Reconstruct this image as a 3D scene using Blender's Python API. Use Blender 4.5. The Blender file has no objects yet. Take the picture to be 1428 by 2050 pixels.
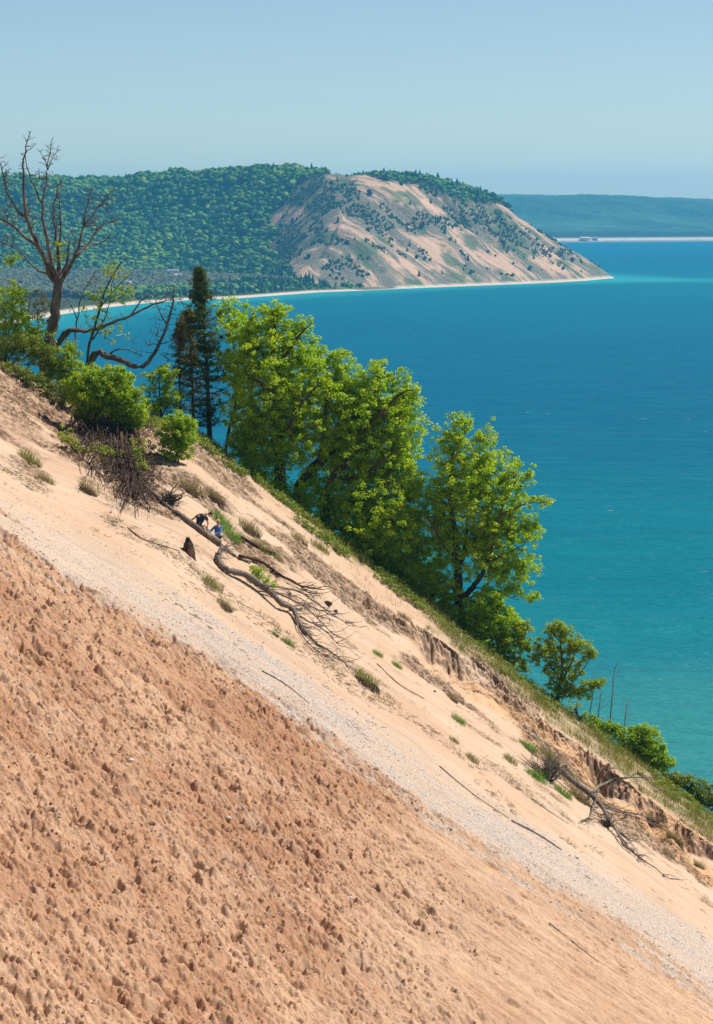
import bpy, math, random
import numpy as np
from mathutils import Vector, Matrix

F = 6000.0; CX = 714.0; HY = 403.0; CAMZ = 100.0; YR = 156.0
C = bpy.context.scene.collection
rad = math.radians

# ------------------------------------------------------------------ noise
_r = np.random.RandomState(7)
PERM = np.tile(_r.permutation(256), 3).astype(np.int64)
GA = _r.rand(256) * 2 * np.pi
GX, GY = np.cos(GA), np.sin(GA)

def perlin(x, y, seed=0):
    x = np.asarray(x, float) + seed * 17.31; y = np.asarray(y, float) + seed * 9.77
    xi = np.floor(x).astype(np.int64); yi = np.floor(y).astype(np.int64)
    xf = x - xi; yf = y - yi
    u = xf * xf * xf * (xf * (xf * 6 - 15) + 10); v = yf * yf * yf * (yf * (yf * 6 - 15) + 10)
    X0 = xi & 255; X1 = (xi + 1) & 255; Y0 = yi & 255; Y1 = (yi + 1) & 255
    def g(a, b, dx, dy):
        h = PERM[PERM[a] + b]
        return GX[h] * dx + GY[h] * dy
    a = g(X0, Y0, xf, yf); b = g(X1, Y0, xf - 1, yf)
    c = g(X0, Y1, xf, yf - 1); d = g(X1, Y1, xf - 1, yf - 1)
    return 1.5 * ((a + u * (b - a)) * (1 - v) + (c + u * (d - c)) * v)

def fbm(x, y, o=4, seed=0, gain=.5):
    s = 0; a = 1; t = 0
    for i in range(o):
        s = s + a * perlin(x * 2 ** i, y * 2 ** i, seed + i * 3); t += a; a *= gain
    return s / t

def sm(a, b, x):
    t = np.clip((np.asarray(x, float) - a) / (b - a), 0, 1)
    return t * t * (3 - 2 * t)

# ------------------------------------------------------------------ mesh helpers
def make_mesh(name, V, faces, smooth=False):
    """faces: list of arrays of equal-size faces, each (n,k)"""
    V = np.ascontiguousarray(V, dtype=np.float32)
    me = bpy.data.meshes.new(name)
    me.vertices.add(len(V)); me.vertices.foreach_set('co', V.ravel())
    if not isinstance(faces, list): faces = [faces]
    faces = [np.asarray(f, dtype=np.int32) for f in faces if len(f)]
    idx = np.concatenate([f.ravel() for f in faces])
    tot = np.concatenate([np.full(len(f), f.shape[1], np.int32) for f in faces])
    st = np.concatenate([[0], np.cumsum(tot)[:-1]]).astype(np.int32)
    me.loops.add(len(idx)); me.loops.foreach_set('vertex_index', idx)
    me.polygons.add(len(tot)); me.polygons.foreach_set('loop_start', st)
    me.polygons.foreach_set('loop_total', tot)
    me.polygons.foreach_set('use_smooth', np.full(len(tot), smooth))
    me.update(calc_edges=True)
    return me

def obj(name, me, mat=None, parent=None, label=None, cat=None, group=None, kind=None, loc=None):
    o = bpy.data.objects.new(name, me); C.objects.link(o)
    if mat is not None: me.materials.append(mat)
    if parent is not None: o.parent = parent
    if loc is not None: o.location = loc
    tag(o, label, cat, group, kind)
    return o

def tag(o, label=None, cat=None, group=None, kind=None):
    if label: o['label'] = label
    if cat: o['category'] = cat
    if group: o['group'] = group
    if kind: o['kind'] = kind

def thing(name, loc, label, cat, group=None):
    o = bpy.data.objects.new(name, None); C.objects.link(o)
    o.location = loc; o.empty_display_size = .3
    tag(o, label, cat, group)
    return o

def copy_tree(o, parent=None):
    c = o.copy(); C.objects.link(c)
    if parent: c.parent = parent
    for ch in list(o.children): copy_tree(ch, c)
    return c

def grid_mesh(name, xs, ys, Z, smooth=True):
    nx, ny = len(xs), len(ys)
    X, Y = np.meshgrid(xs, ys)
    V = np.stack([X.ravel(), Y.ravel(), Z.ravel()], 1)
    i = np.arange(nx - 1)[None, :] + nx * np.arange(ny - 1)[:, None]
    i = i.ravel()
    return make_mesh(name, V, np.stack([i, i + 1, i + 1 + nx, i + nx], 1), smooth)

def col_attr(me, name, A):
    a = me.attributes.new(name, 'FLOAT_COLOR', 'POINT')
    B = np.ones((len(A), 4), np.float32); B[:, :A.shape[1]] = A
    a.data.foreach_set('color', B.ravel())

class Geo:
    """collects vertices and faces for ONE mesh"""
    def __init__(s): s.V = []; s.Q = []; s.T = []; s.n = 0
    def add(s, V, Q=None, T=None):
        V = np.asarray(V, float)
        s.V.append(V)
        if Q is not None and len(Q): s.Q.append(np.asarray(Q) + s.n)
        if T is not None and len(T): s.T.append(np.asarray(T) + s.n)
        s.n += len(V)
    def tube(s, P, R, k=6, cap=True, jit=0, rng=None):
        P = np.asarray(P, float); R = np.broadcast_to(np.asarray(R, float), (len(P),))
        n = len(P)
        T = np.gradient(P, axis=0); T /= np.linalg.norm(T, axis=1)[:, None] + 1e-9
        ref = np.array([0.13, -0.2, 1.0]) if abs(T[0][2]) < .8 else np.array([1.0, .1, 0])
        A = np.cross(T, ref); A /= np.linalg.norm(A, axis=1)[:, None] + 1e-9
        B = np.cross(T, A)
        an = np.arange(k) * 2 * np.pi / k
        Rk = R[:, None] * np.ones((1, k))
        if jit and rng is not None: Rk = Rk * (1 + rng.uniform(-jit, jit, (n, k)))
        V = P[:, None, :] + Rk[:, :, None] * (np.cos(an)[None, :, None] * A[:, None, :] + np.sin(an)[None, :, None] * B[:, None, :])
        V = V.reshape(-1, 3)
        i = np.arange(n - 1)[:, None] * k; j = np.arange(k)[None, :]; j2 = (j + 1) % k
        Q = np.stack([i + j, i + j2, i + k + j2, i + k + j], -1).reshape(-1, 4)
        Tt = None
        if cap:
            V = np.vstack([V, P[0], P[-1]])
            j = np.arange(k); j2 = (j + 1) % k
            Tt = np.vstack([np.stack([j2, j, np.full(k, n * k)], 1),
                            np.stack([(n - 1) * k + j, (n - 1) * k + j2, np.full(k, n * k + 1)], 1)])
        s.add(V, Q, Tt)
    def box(s, c, d, rot=0):
        c = np.array(c, float); d = np.array(d, float) / 2
        V = np.array([[x, y, z] for z in (-1, 1) for y in (-1, 1) for x in (-1, 1)]) * d
        co, si = math.cos(rot), math.sin(rot)
        V = np.stack([V[:, 0] * co - V[:, 1] * si, V[:, 0] * si + V[:, 1] * co, V[:, 2]], 1) + c
        s.add(V, [[0, 2, 3, 1], [4, 5, 7, 6], [0, 1, 5, 4], [2, 6, 7, 3], [0, 4, 6, 2], [1, 3, 7, 5]])
    def mesh(s, name, smooth=True):
        fs = []
        if s.Q: fs.append(np.vstack(s.Q))
        if s.T: fs.append(np.vstack(s.T))
        return make_mesh(name, np.vstack(s.V), fs, smooth)

def spline(P, n):
    """Catmull-Rom resample"""
    P = np.asarray(P, float)
    if len(P) == 2: return P[0] + (P[1] - P[0]) * np.linspace(0, 1, n)[:, None]
    Q = np.vstack([2 * P[0] - P[1], P, 2 * P[-1] - P[-2]])
    t = np.linspace(0, len(P) - 1 - 1e-6, n); i = t.astype(int); f = (t - i)[:, None]
    a, b, c, d = Q[i], Q[i + 1], Q[i + 2], Q[i + 3]
    return .5 * ((2 * b) + (c - a) * f + (2 * a - 5 * b + 4 * c - d) * f ** 2 + (3 * b - a - 3 * c + d) * f ** 3)

def W(X, Y, d):
    return np.array([(X - CX) / F * d, d, CAMZ - (Y - HY) / F * d])

# ------------------------------------------------------------------ materials
def mat(name):
    m = bpy.data.materials.new(name); m.use_nodes = True
    nt = m.node_tree; nt.nodes.clear()
    out = nt.nodes.new('ShaderNodeOutputMaterial')
    return m, nt, out

class NT:
    def __init__(s, nt): s.nt = nt
    def n(s, typ, **kw):
        nd = s.nt.nodes.new('ShaderNode' + typ)
        for k, v in kw.items():
            if k in nd.inputs.keys() if isinstance(k, str) else False: pass
            setattr(nd, k, v)
        return nd
    def link(s, a, b): s.nt.links.new(a, b)
    def val(s, sock, v):
        if hasattr(v, 'is_output') or isinstance(v, bpy.types.NodeSocket): s.link(v, sock)
        else: sock.default_value = v
    def noise(s, vec, scale, detail=4, rough=.55, dist=0):
        nd = s.n('TexNoise'); s.val(nd.inputs['Vector'], vec)
        nd.inputs['Scale'].default_value = scale; nd.inputs['Detail'].default_value = detail
        nd.inputs['Roughness'].default_value = rough; nd.inputs['Distortion'].default_value = dist
        return nd.outputs['Fac']
    def mapr(s, v, a, b, c=0, d=1):
        nd = s.n('MapRange'); s.val(nd.inputs[0], v)
        for i, q in enumerate((a, b, c, d)): s.val(nd.inputs[i + 1], q)
        nd.clamp = True
        return nd.outputs[0]
    def mix(s, f, a, b, typ='MIX'):
        nd = s.n('Mix'); nd.data_type = 'RGBA'; nd.blend_type = typ
        s.val(nd.inputs[0], f)
        for sock, v in ((nd.inputs[6], a), (nd.inputs[7], b)):
            if isinstance(v, (tuple, list)): sock.default_value = (*v[:3], 1)
            else: s.link(v, sock)
        return nd.outputs[2]
    def math(s, op, a, b=0.0):
        nd = s.n('Math'); nd.operation = op; s.val(nd.inputs[0], a); s.val(nd.inputs[1], b)
        return nd.outputs[0]
    def mapping(s, vec, scale=(1, 1, 1), rot=(0, 0, 0)):
        nd = s.n('Mapping'); s.link(vec, nd.inputs[0]); nd.inputs['Scale'].default_value = scale
        nd.inputs['Rotation'].default_value = rot
        return nd.outputs[0]
    def attr(s, name):
        nd = s.n('Attribute'); nd.attribute_name = name
        sp = s.n('SeparateColor'); s.link(nd.outputs['Color'], sp.inputs[0])
        return nd.outputs['Vector'], sp.outputs
    def bump(s, h, strength, dist, normal=None):
        nd = s.n('Bump'); s.link(h, nd.inputs['Height']); nd.inputs['Strength'].default_value = strength
        nd.inputs['Distance'].default_value = dist
        if normal is not None: s.link(normal, nd.inputs['Normal'])
        return nd.outputs[0]
    def princ(s, out, col, rough=.9, normal=None, spec=.2):
        p = s.n('BsdfPrincipled')
        if isinstance(col, (tuple, list)): p.inputs['Base Color'].default_value = (*col[:3], 1)
        else: s.link(col, p.inputs['Base Color'])
        p.inputs['Roughness'].default_value = rough
        p.inputs['Specular IOR Level'].default_value = spec
        if normal is not None: s.link(normal, p.inputs['Normal'])
        s.link(p.outputs[0], out.inputs[0])
        return p

def leaf_mat(name, cols, trans=.4, tcol=None, big=.5):
    m, nt, out = mat(name); N = NT(nt)
    geo = N.n('NewGeometry'); tc = N.n('TexCoord')
    rp = geo.outputs['Random Per Island']
    ramp = N.n('ValToRGB'); cr = ramp.color_ramp
    while len(cr.elements) < len(cols): cr.elements.new(.5)
    for i, c in enumerate(cols):
        cr.elements[i].position = i / (len(cols) - 1); cr.elements[i].color = (*c, 1)
    nz = N.noise(tc.outputs['Object'], big, 2)
    f = N.math('ADD', N.math('MULTIPLY', rp, .6), N.math('MULTIPLY', N.math('SUBTRACT', nz, .3), 1.0))
    N.link(f, ramp.inputs[0])
    dif = N.n('BsdfDiffuse'); N.link(ramp.outputs[0], dif.inputs[0])
    tr = N.n('BsdfTranslucent')
    tcx = N.mix(1.0, ramp.outputs[0], (1.25, 1.15, .35), 'MULTIPLY'); N.link(tcx, tr.inputs[0])
    mx = N.n('MixShader'); mx.inputs[0].default_value = trans
    N.link(dif.outputs[0], mx.inputs[1]); N.link(tr.outputs[0], mx.inputs[2])
    gl = N.n('BsdfGlossy'); gl.inputs['Roughness'].default_value = .45; gl.inputs[0].default_value = (1, 1, 1, 1)
    mx2 = N.n('MixShader'); mx2.inputs[0].default_value = .02
    N.link(mx.outputs[0], mx2.inputs[1]); N.link(gl.outputs[0], mx2.inputs[2])
    N.link(mx2.outputs[0], out.inputs[0])
    return m

def bark_mat(name, c1, c2, scale=6, stretch=(1, 1, .25)):
    m, nt, out = mat(name); N = NT(nt)
    tc = N.n('TexCoord')
    v = N.mapping(tc.outputs['Object'], stretch)
    a = N.noise(v, scale, 5, .65); b = N.noise(tc.outputs['Object'], 1.1, 3)
    col = N.mix(N.mapr(N.math('ADD', N.math('MULTIPLY', a, .7), N.math('MULTIPLY', b, .3)), .38, .62), c1, c2)
    N.princ(out, col, .95, N.bump(a, .9, .04), .1)
    return m

M = {}
M['soil'] = bark_mat('shaded_soil', (.05, .03, .02), (.15, .09, .06), 3, (1, 1, 1))
M['greybark'] = bark_mat('grey_bark', (.06, .048, .04), (.20, .165, .14))
M['bark'] = bark_mat('bark', (.035, .026, .02), (.12, .095, .075))
M['deadwood'] = bark_mat('dead_wood', (.10, .075, .058), (.27, .215, .175), 7)
M['driftwood'] = bark_mat('drift_wood', (.30, .24, .19), (.55, .47, .40), 9)
M['darkwood'] = bark_mat('dark_wood', (.035, .02, .014), (.12, .065, .042), 8)
M['root'] = bark_mat('root_wood', (.035, .022, .016), (.13, .088, .065), 9)
M['maple'] = leaf_mat('maple_leaves', [(.21, .40, .008), (.33, .52, .010), (.43, .57, .014), (.50, .57, .02)], .6)
M['shrub'] = leaf_mat('shrub_leaves', [(.14, .28, .012), (.32, .48, .018), (.50, .60, .035)], .55, big=1.2)
M['sapling'] = leaf_mat('young_leaves', [(.17, .28, .012), (.33, .43, .02), (.45, .47, .04)], .48, big=1.)
M['cedar'] = leaf_mat('cedar_leaves', [(.035, .075, .018), (.07, .12, .025), (.13, .15, .04)], .25)
M['reddish'] = leaf_mat('budding_leaves', [(.10, .07, .03), (.16, .14, .035), (.14, .19, .03)], .35)
M['grass'] = leaf_mat('grass_blades', [(.10, .17, .035), (.20, .24, .07), (.34, .30, .13), (.44, .35, .19)], .35, big=.5)
M['lush'] = leaf_mat('green_blades', [(.07, .22, .02), (.15, .32, .03), (.28, .40, .05)], .3)
M['straw'] = leaf_mat('straw_blades', [(.17, .17, .07), (.32, .25, .14), (.45, .34, .21)], .25, big=1.5)
M['brownroots'] = leaf_mat('fine_roots', [(.08, .05, .035), (.17, .11, .075), (.25, .17, .11)], .1)
M['cover'] = leaf_mat('ground_cover_leaves', [(.08, .15, .018), (.16, .24, .025), (.28, .33, .04), (.28, .24, .10)], .35, big=.8)

# ------------------------------------------------------------------ foreground terrain
RX = np.array([-2500, -900, -300, 0, 60, 140, 220, 300, 400, 480, 560, 640, 740, 850, 930, 1010, 1100, 1200, 1300, 1350, 1428, 1700, 6000.])
RY = np.array([380, 400, 530, 712, 750, 800, 820, 840, 868, 932, 992, 1052, 1130, 1200, 1266, 1328, 1400, 1466, 1543, 1578, 1632, 1850, 5100.])
RXW = (RX - CX) / F * YR; RZW = -(RY - HY) / F * YR
Z0 = -18.6

def zr(x):
    a = np.interp(x - .35, RXW, RZW); b = np.interp(x + .35, RXW, RZW); c = np.interp(x, RXW, RZW)
    return (a + b + c) / 3

SLX = np.array([-60, -1.0, 1.5, 4, 6, 8, 12, 16, 19, 60.])      # scarp line y(x)
SLY = np.array([150, 148.5, 149.5, 150.6, 151.7, 151.6, 150.8, 150.4, 150.4, 150.])
def scarp(x, y):
    ys = np.interp(x, SLX, SLY) + 1.8 * fbm(x * .33, y * 0 + 3.1, 3, 11) + .35 * fbm(x * 1.5, y * .5, 3, 12) + .22 * fbm(x * 5, y * 1.5, 2, 13)
    D = np.interp(x, [-60, -1.5, 0, 2.6, 3.6, 5.8, 6.7, 9, 11, 12.3, 14.8, 15.6, 16.5, 18, 60], [0, 0, .3, .35, 1.25, 1.3, .35, .5, .55, 1.3, 1.4, .6, .95, .5, .5])
    D = D * np.clip(1 + .9 * fbm(x * .6, y * 0, 3, 14), .2, 1.6)
    st = 1 - sm(ys - .95 - .9 * (perlin(x * .5, y * 0, 18) > 0) * np.abs(perlin(x * .5, y * 0, 18)), ys + .12, y)                 # 1 below the scarp
    back = sm(ys - 9, ys - 1.2, y)
    return -np.clip(D, 0, 2) * .8 * st * back, ys

def ground(x, y, parts=False):
    x = np.asarray(x, float); y = np.asarray(y, float)
    w = sm(122, 152, y)
    L = Z0 - .665 * x
    L = np.where(x < -30, np.minimum(L, 1.5 + .02 * (-x - 30)), L)
    R = zr(x)
    base = L * (1 - w) + R * w
    yy = np.minimum(y, YR)
    base = base - .16 * (YR - yy)
    over = np.maximum(y - YR + .6, 0)
    base = base - .58 * over * over / (over + 1.2)
    sc, ys = scarp(x, y)
    # undulation along the fall line
    c = y + np.clip((118 - y) / 40, 0, 1) * .55 * x
    und = .38 * fbm(x * .055, c * .22, 3, 21) + .12 * fbm(x * .13, c * .7, 3, 25)
    # small gullies under the ridge
    z = base + sc + und * (1 - .6 * sm(150, 156, y)) + CAMZ
    if parts: return z, sc, ys, c
    return z

_yy = np.arange(84, 156.2, .04)
def G(X, Y, lift=0.0):
    x = (X - CX) / F * _yy; zl = CAMZ - (Y - HY) / F * _yy
    hit = np.nonzero(ground(x, _yy) >= zl)[0]
    i = hit[0] if len(hit) else len(_yy) - 1
    y = _yy[i]; xx = x[i]
    return np.array([xx, y, float(ground(xx, y)) + lift])

# image polylines -> world boundaries (y as a function of x)
def boundary(pts):
    P = np.array([G(a, b) for a, b in pts]); o = np.argsort(P[:, 0])
    return lambda x: np.interp(x, P[o, 0], P[o, 1])
B_red = boundary([(0, 1050), (150, 1155), (400, 1300), (620, 1440), (900, 1640), (1150, 1790), (1428, 1990)])
B_gra = boundary([(0, 965), (200, 1060), (330, 1150), (560, 1290), (750, 1440), (1000, 1620), (1300, 1800), (1428, 1880)])

DEB = [(180, 930, 55, 22), (262, 965, 55, 25), (150, 880, 40, 20), (60, 800, 100, 45), (70, 960, 60, 22), (300, 925, 40, 25), (410, 900, 40, 18), (455, 950, 60, 20), (400, 990, 50, 16),
 (520, 1115, 60, 20), (600, 1100, 55, 18), (650, 1150, 70, 20), (480, 1210, 70, 12), (560, 1275, 70, 12), (770, 1235, 60, 16), (870, 1360, 60, 18), (1000, 1375, 60, 18), (1060, 1450, 60, 20), (1000, 1540, 60, 10),
 (1130, 1545, 60, 20), (1240, 1640, 80, 25), (1340, 1700, 60, 20), (1180, 1560, 50, 20), (740, 1390, 50, 12), (850, 1460, 70, 10), (640, 1330, 60, 8), (350, 1110, 60, 9), (250, 1060, 60, 9), (330, 1020, 50, 10)]
DEBW = [(G(a, b), c / 40., d / 10.5) for a, b, c, d in DEB]
def debris(x, y):
    v = 0
    for p, sx, sy in DEBW: v = v + np.exp(-((x - p[0]) / sx) ** 2 - ((y - p[1]) / sy) ** 2)
    return np.clip(v, 0, 1.2)
def seg(a, b, st): return np.arange(a, b, st)
xs = np.concatenate([-30 - np.geomspace(.3, 110, 40)[::-1], seg(-30, -19.5, .15), seg(-19.5, 19.5, .038), seg(19.5, 30, .15), 30 + np.geomspace(.3, 190, 50)])
ys = np.concatenate([seg(15, 82, .8), seg(82, 157, .055), 157 + np.geomspace(.06, 330, 90)])
GXX, GYY = np.meshgrid(xs, ys)
Zb, SC, YS, CC = ground(GXX, GYY, True)
x0i = np.searchsorted(xs, -19.5); x1i = np.searchsorted(xs, 19.5)
y0i = np.searchsorted(ys, 82); y1i = np.searchsorted(ys, 157)
sl = (slice(y0i, y1i), slice(x0i, x1i))
fx, fy, fc = GXX[sl], GYY[sl], CC[sl]
bn = fbm(fx * .25, fc * .5, 4, 31) * 2.2 + fbm(fx * 1.2, fc * 2.2, 3, 35) * .9
bs = fbm(fx * .10, fc * .9, 4, 33, .6) * 3.4
dR = B_red(fx) + bn * .5 + bs - fy                    # >0 in the red zone
dG = B_gra(fx) - 1.1 + .9 * sm(0, 10, fx) - 1.4 * sm(-3, -12, fx) + bn * .4 + bs * .8 - fy
red = sm(-.5, .9, dR)
gra = sm(-2.0, 1.8, dG) * (1 - sm(0, 4, dR)) * (1 - .45 * sm(-6, -14, fx))
patch = fbm(fx * .10 + 5, fc * .28, 4, 41)
trod = red * sm(-.22, .16, patch - .10 + .012 * (118 - fy) * (fx < 8) + .25 - .055 * np.maximum(fx - 0, 0) + .02 * np.maximum(-fx, 0))
H = np.zeros_like(fx)
trod = trod * (1 - .38 * sm(-4.5, 4.5, fx - .10 * (fy - 110)))
n1 = fbm(fx * 1.25, fc * 2.3, 5, 51, .6)
n2 = fbm(fx * 6.5, fy * 5.5, 3, 57)
n3 = fbm(fx * 2.6, fc * 3.6, 3, 58, .6)
crumb = np.abs(perlin(fx * 5.5, fy * 4.6, 59)) + .6 * np.abs(perlin(fx * 10.5, fy * 8.5, 60))
H += red * .075 * crumb * (.4 + trod)
H += trod * (.235 * n1 + .14 * n3 + .13 * n2 - .09 * np.abs(fbm(fx * 1.1, fy * 1.2, 3, 61)))
H += (1 - trod) * red * (.13 * n1 + .05 * n2 + .16 * fbm(fx * .5, fc * 2.6, 4, 64, .65))
edge = np.exp(-(dR / 1.1) ** 2)
H += edge * (.07 * n1 + .05 * n3) + (1 - sm(.5, 3, dR)) * red * .12 * n3
H += gra * (.012 * n2 + .02 * fbm(fx * .8, fc * 5, 3, 63))
cav = np.exp(-((fx + 12.6 - .0) / 1.5) ** 2 - ((fy - 151.0) / 3.2) ** 2)
# the churned patches high on the left and the slumps below the ridge
lx = sm(-9.5, -12, fx) * sm(140, 146, fy) * sm(-.1, .2, fbm(fx * .3, fy * .35, 2, 71) + .15)
deb = debris(fx, fy)
slump = sm(-.02, .25, fbm(fx * .30, fc * .55, 4, 73) * .8 - .12 + .62 * deb) * sm(134, 141, fy) * (1 - sm(154, 156, fy))
belw = sm(-3.2, -.3, fy - YS[sl]) * (fy < YS[sl]) * sm(-1, 1, fx)
H += belw * (.16 * np.abs(fbm(fx * 1.8, fc * 1.6, 4, 78, .6)) + .10 * n3) * sm(-.1, .25, fbm(fx * .5, fc * .4, 2, 79) + .08)
H += sm(-1.2, 0, fy - YS[sl]) * (fy < YS[sl] + .3) * sm(-1, 1, fx) * (.26 * n3 + .12 * n2 + .2 * n1)
H += lx * (.30 * fbm(fx * .9, fc * 1.3, 5, 74, .6)) + slump * (.40 * n1 + .16 * n3 + .06 * n2)
rough = np.clip(lx * .8 + slump * .75, 0, 1) * (1 - red) * (1 - gra * .5)
H += rough * (.13 * fbm(fx * 1.4, fc * 1.3, 4, 75, .6) + .035 * n2)
H += (1 - red) * (1 - gra) * (.012 * fbm(fx * .7, fc * 6, 3, 77))
# footprints and slides: stamped pockets
rng = np.random.RandomState(5)
dx, dy = .038, .055
fxs = xs[x0i:x1i]; fys = ys[y0i:y1i]
def stamp(cx, cy, rx, ry, dep, ang):
    i0 = int((cx - 3 * rx - fxs[0]) / dx); i1 = int((cx + 3.4 * rx - fxs[0]) / dx) + 1
    j0 = int((cy - 3 * ry - fys[0]) / dy); j1 = int((cy + 3 * ry - fys[0]) / dy) + 1
    if i0 < 0 or j0 < 0 or i1 >= len(fxs) or j1 >= len(fys): return
    X = fx[j0:j1, i0:i1] - cx; Y = fy[j0:j1, i0:i1] - cy
    u = (X * math.cos(ang) + Y * math.sin(ang)) / rx; v = (-X * math.sin(ang) + Y * math.cos(ang)) / ry
    d2 = u * u + v * v
    rim = np.exp(-((np.sqrt((u - .9) ** 2 + v * v) - .75) ** 2) * 5) * .38
    H[j0:j1, i0:i1] += dep * (-np.exp(-d2 * 1.3) + rim * (u > -.2))
n_st = 0
while n_st < 15000:
    cx, cy = rng.uniform(-15, 15.5), rng.uniform(84, 132)
    if abs(cx) > .125 * cy + 1: continue
    i = int((cx - fxs[0]) / dx); j = int((cy - fys[0]) / dy)
    t = trod[j, i]
    if rng.rand() > t * .95 + .04 * red[j, i]: continue
    r = rng.uniform(.045, .125) * (1.8 if rng.rand() < .10 else 1)
    stamp(cx, cy, r * rng.uniform(1.3, 2.6), r * rng.uniform(.9, 1.6), r * rng.uniform(.75, 1.65), rng.uniform(-.5, .25)); n_st += 1
for k in range(340):     # slide marks and tracks on the pale sand
    cx, cy = rng.uniform(-18, 18), rng.uniform(126, 153)
    stamp(cx, cy, rng.uniform(.06, .4), rng.uniform(.05, .13), rng.uniform(.02, .07), rng.uniform(-.3, .2))
Z = Zb.copy(); Z[sl] += H
me = grid_mesh('dune_slope', xs, ys, Z)
# zone attributes
ZN = np.zeros(Z.shape + (3,)); ZN2 = np.zeros(Z.shape + (3,))
ZN[..., 0] = sm(-.5, .9, B_red(GXX) - GYY)
ZN[sl + (0,)] = sm(-2.0, 3.4, dR); ZN[sl + (1,)] = gra
gy = np.gradient(Z, axis=0) / np.gradient(GYY, axis=0)
ZN[..., 2] = sm(.5, 1.25, gy) * sm(143, 146, GYY) * sm(-3, 0, GXX)
ZN2[sl + (0,)] = rough
ZN2[..., 1] = sm(-.2, 1.2, GYY - YS - .25 - .8 * fbm(GXX * .8, GYY * .8, 2, 81)) * sm(3, 5, GXX) * sm(150.2, 152, GYY)
ZN2[..., 1] = np.maximum(ZN2[..., 1], sm(154.2, 155.6, GYY + 1.6 * fbm(GXX * .5, GYY * .6, 3, 82)))
ZN2[..., 1] = np.maximum(ZN2[..., 1], sm(156.4, 158, GYY))
ZN2[sl + (2,)] = np.clip(sm(0, 7, fx - 1.5) * sm(143.5, 147, fy) * (1 - sm(150.5, 152, fy)) * sm(-.3, .3, fbm(fx * .3, fy * .4, 3, 83) + .12), 0, 1)
col_attr(me, 'zone', ZN.reshape(-1, 3)); col_attr(me, 'zone2', ZN2.reshape(-1, 3))
fade = sm(-4.5, 4.5, GXX - .10 * (GYY - 110))
col_attr(me, 'zone3', np.stack([fade.ravel()] * 3, 1))
col_attr(me, 'flow', np.stack([GXX.ravel(), CC.ravel(), np.zeros(GXX.size)], 1))

m, nt, out = mat('dune_sand'); N = NT(nt)
tc = N.n('TexCoord'); P = tc.outputs['Object']
_, z1 = N.attr('zone'); _, z2 = N.attr('zone2'); flow, _x = N.attr('flow'); _, z3 = N.attr('zone3')
big = N.noise(flow, .16, 5, .6); med = N.noise(N.mapping(flow, (.35, 2.2, 1)), .9, 5, .6)
fin = N.noise(P, 9, 4, .7); grn = N.noise(P, 38, 2, .6)
clump = N.noise(P, 2.6, 5, .65)
sand = N.mix(N.mapr(med, .35, .7), (.475, .335, .23), (.56, .41, .295))
sand = N.mix(N.mapr(fin, .62, .75, 0, .35), sand, (.36, .23, .15))
sand = N.mix(N.mapr(big, .42, .62, 0, .5), sand, (.46, .28, .17))
stk = N.noise(N.mapping(flow, (.12, 2.6, 1)), 1.3, 5, .7)
sand = N.mix(N.mapr(stk, .56, .68, 0, .7), sand, (.38, .25, .16))
redc = N.mix(N.mapr(N.math('ADD', N.math('MULTIPLY', med, .45), N.math('MULTIPLY', big, .55)), .42, .60), (.37, .19, .105), (.52, .325, .205))
redc = N.mix(N.mapr(clump, .5, .66, 0, .6), redc, (.30, .15, .082))
tanf = N.mapr(N.math('ADD', N.math('MULTIPLY', z3[0], 1.0), N.math('MULTIPLY', N.math('SUBTRACT', N.noise(N.mapping(flow, (.18, 1.2, 1)), .5, 5, .65), .5), 1.3)), .3, .8)
redc = N.mix(N.math('MULTIPLY', tanf, .42), redc, N.mix(N.mapr(med, .35, .65), (.45, .30, .195), (.56, .395, .27)))
redc = N.mix(N.mapr(N.noise(N.mapping(flow, (.15, 2.4, 1)), 1.0, 6, .72), .52, .64, 0, .6), redc, (.32, .17, .095))
redc = N.mix(N.mapr(grn, .62, .75, 0, .4), redc, (.60, .42, .30))
peb = N.n('TexVoronoi'); N.link(P, peb.inputs['Vector']); peb.inputs['Scale'].default_value = 20
psp = N.n('SeparateColor'); N.link(peb.outputs['Color'], psp.inputs[0])
gr = N.mix(psp.outputs[0], (.33, .285, .255), (.45, .39, .35))
gr = N.mix(N.mapr(psp.outputs[1], .82, .9), gr, (.22, .19, .19))
gr = N.mix(N.mapr(psp.outputs[2], .93, .97), gr, (.72, .66, .60))
gr = N.mix(N.mapr(med, .3, .72, 0, .5), gr, (.55, .375, .26))
gfac = N.math('MULTIPLY', z1[1], N.mapr(N.noise(N.mapping(flow, (.25, 1.6, 1)), .8, 5, .7), .34, .56, .25, 1))
col = N.mix(gfac, sand, gr)
col = N.mix(N.mapr(N.math('ADD', z1[0], N.math('MULTIPLY', N.math('SUBTRACT', N.noise(N.mapping(flow, (.5, 1.3, 1)), 1.3, 6, .75), .5), 3.0)), .28, .72), col, redc)
col = N.mix(N.math('MULTIPLY', N.math('MULTIPLY', z1[0], N.mapr(N.noise(N.mapping(flow, (.22, 1.5, 1)), .45, 5, .65), .56, .70)), .35), col, N.mix(.5, gr, (.56, .40, .28)))
rg = N.mix(N.mapr(clump, .4, .6), (.30, .18, .11), (.14, .085, .055))
col = N.mix(N.math('MULTIPLY', z2[0], N.mapr(N.math('ADD', N.math('MULTIPLY', clump, .6), N.math('MULTIPLY', fin, .4)), .40, .52, .1, 1)), col, rg)
och = N.mix(N.mapr(clump, .4, .65), (.56, .33, .16), (.50, .25, .125))
col = N.mix(N.math('MULTIPLY', z2[2], .75), col, och)
soil = N.mix(N.mapr(clump, .38, .6), (.33, .20, .125), (.15, .09, .06))
col = N.mix(N.math('MULTIPLY', z1[2], N.mapr(N.noise(P, 1.3, 5, .7), .40, .55, .15, .95)), col, soil)
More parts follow.
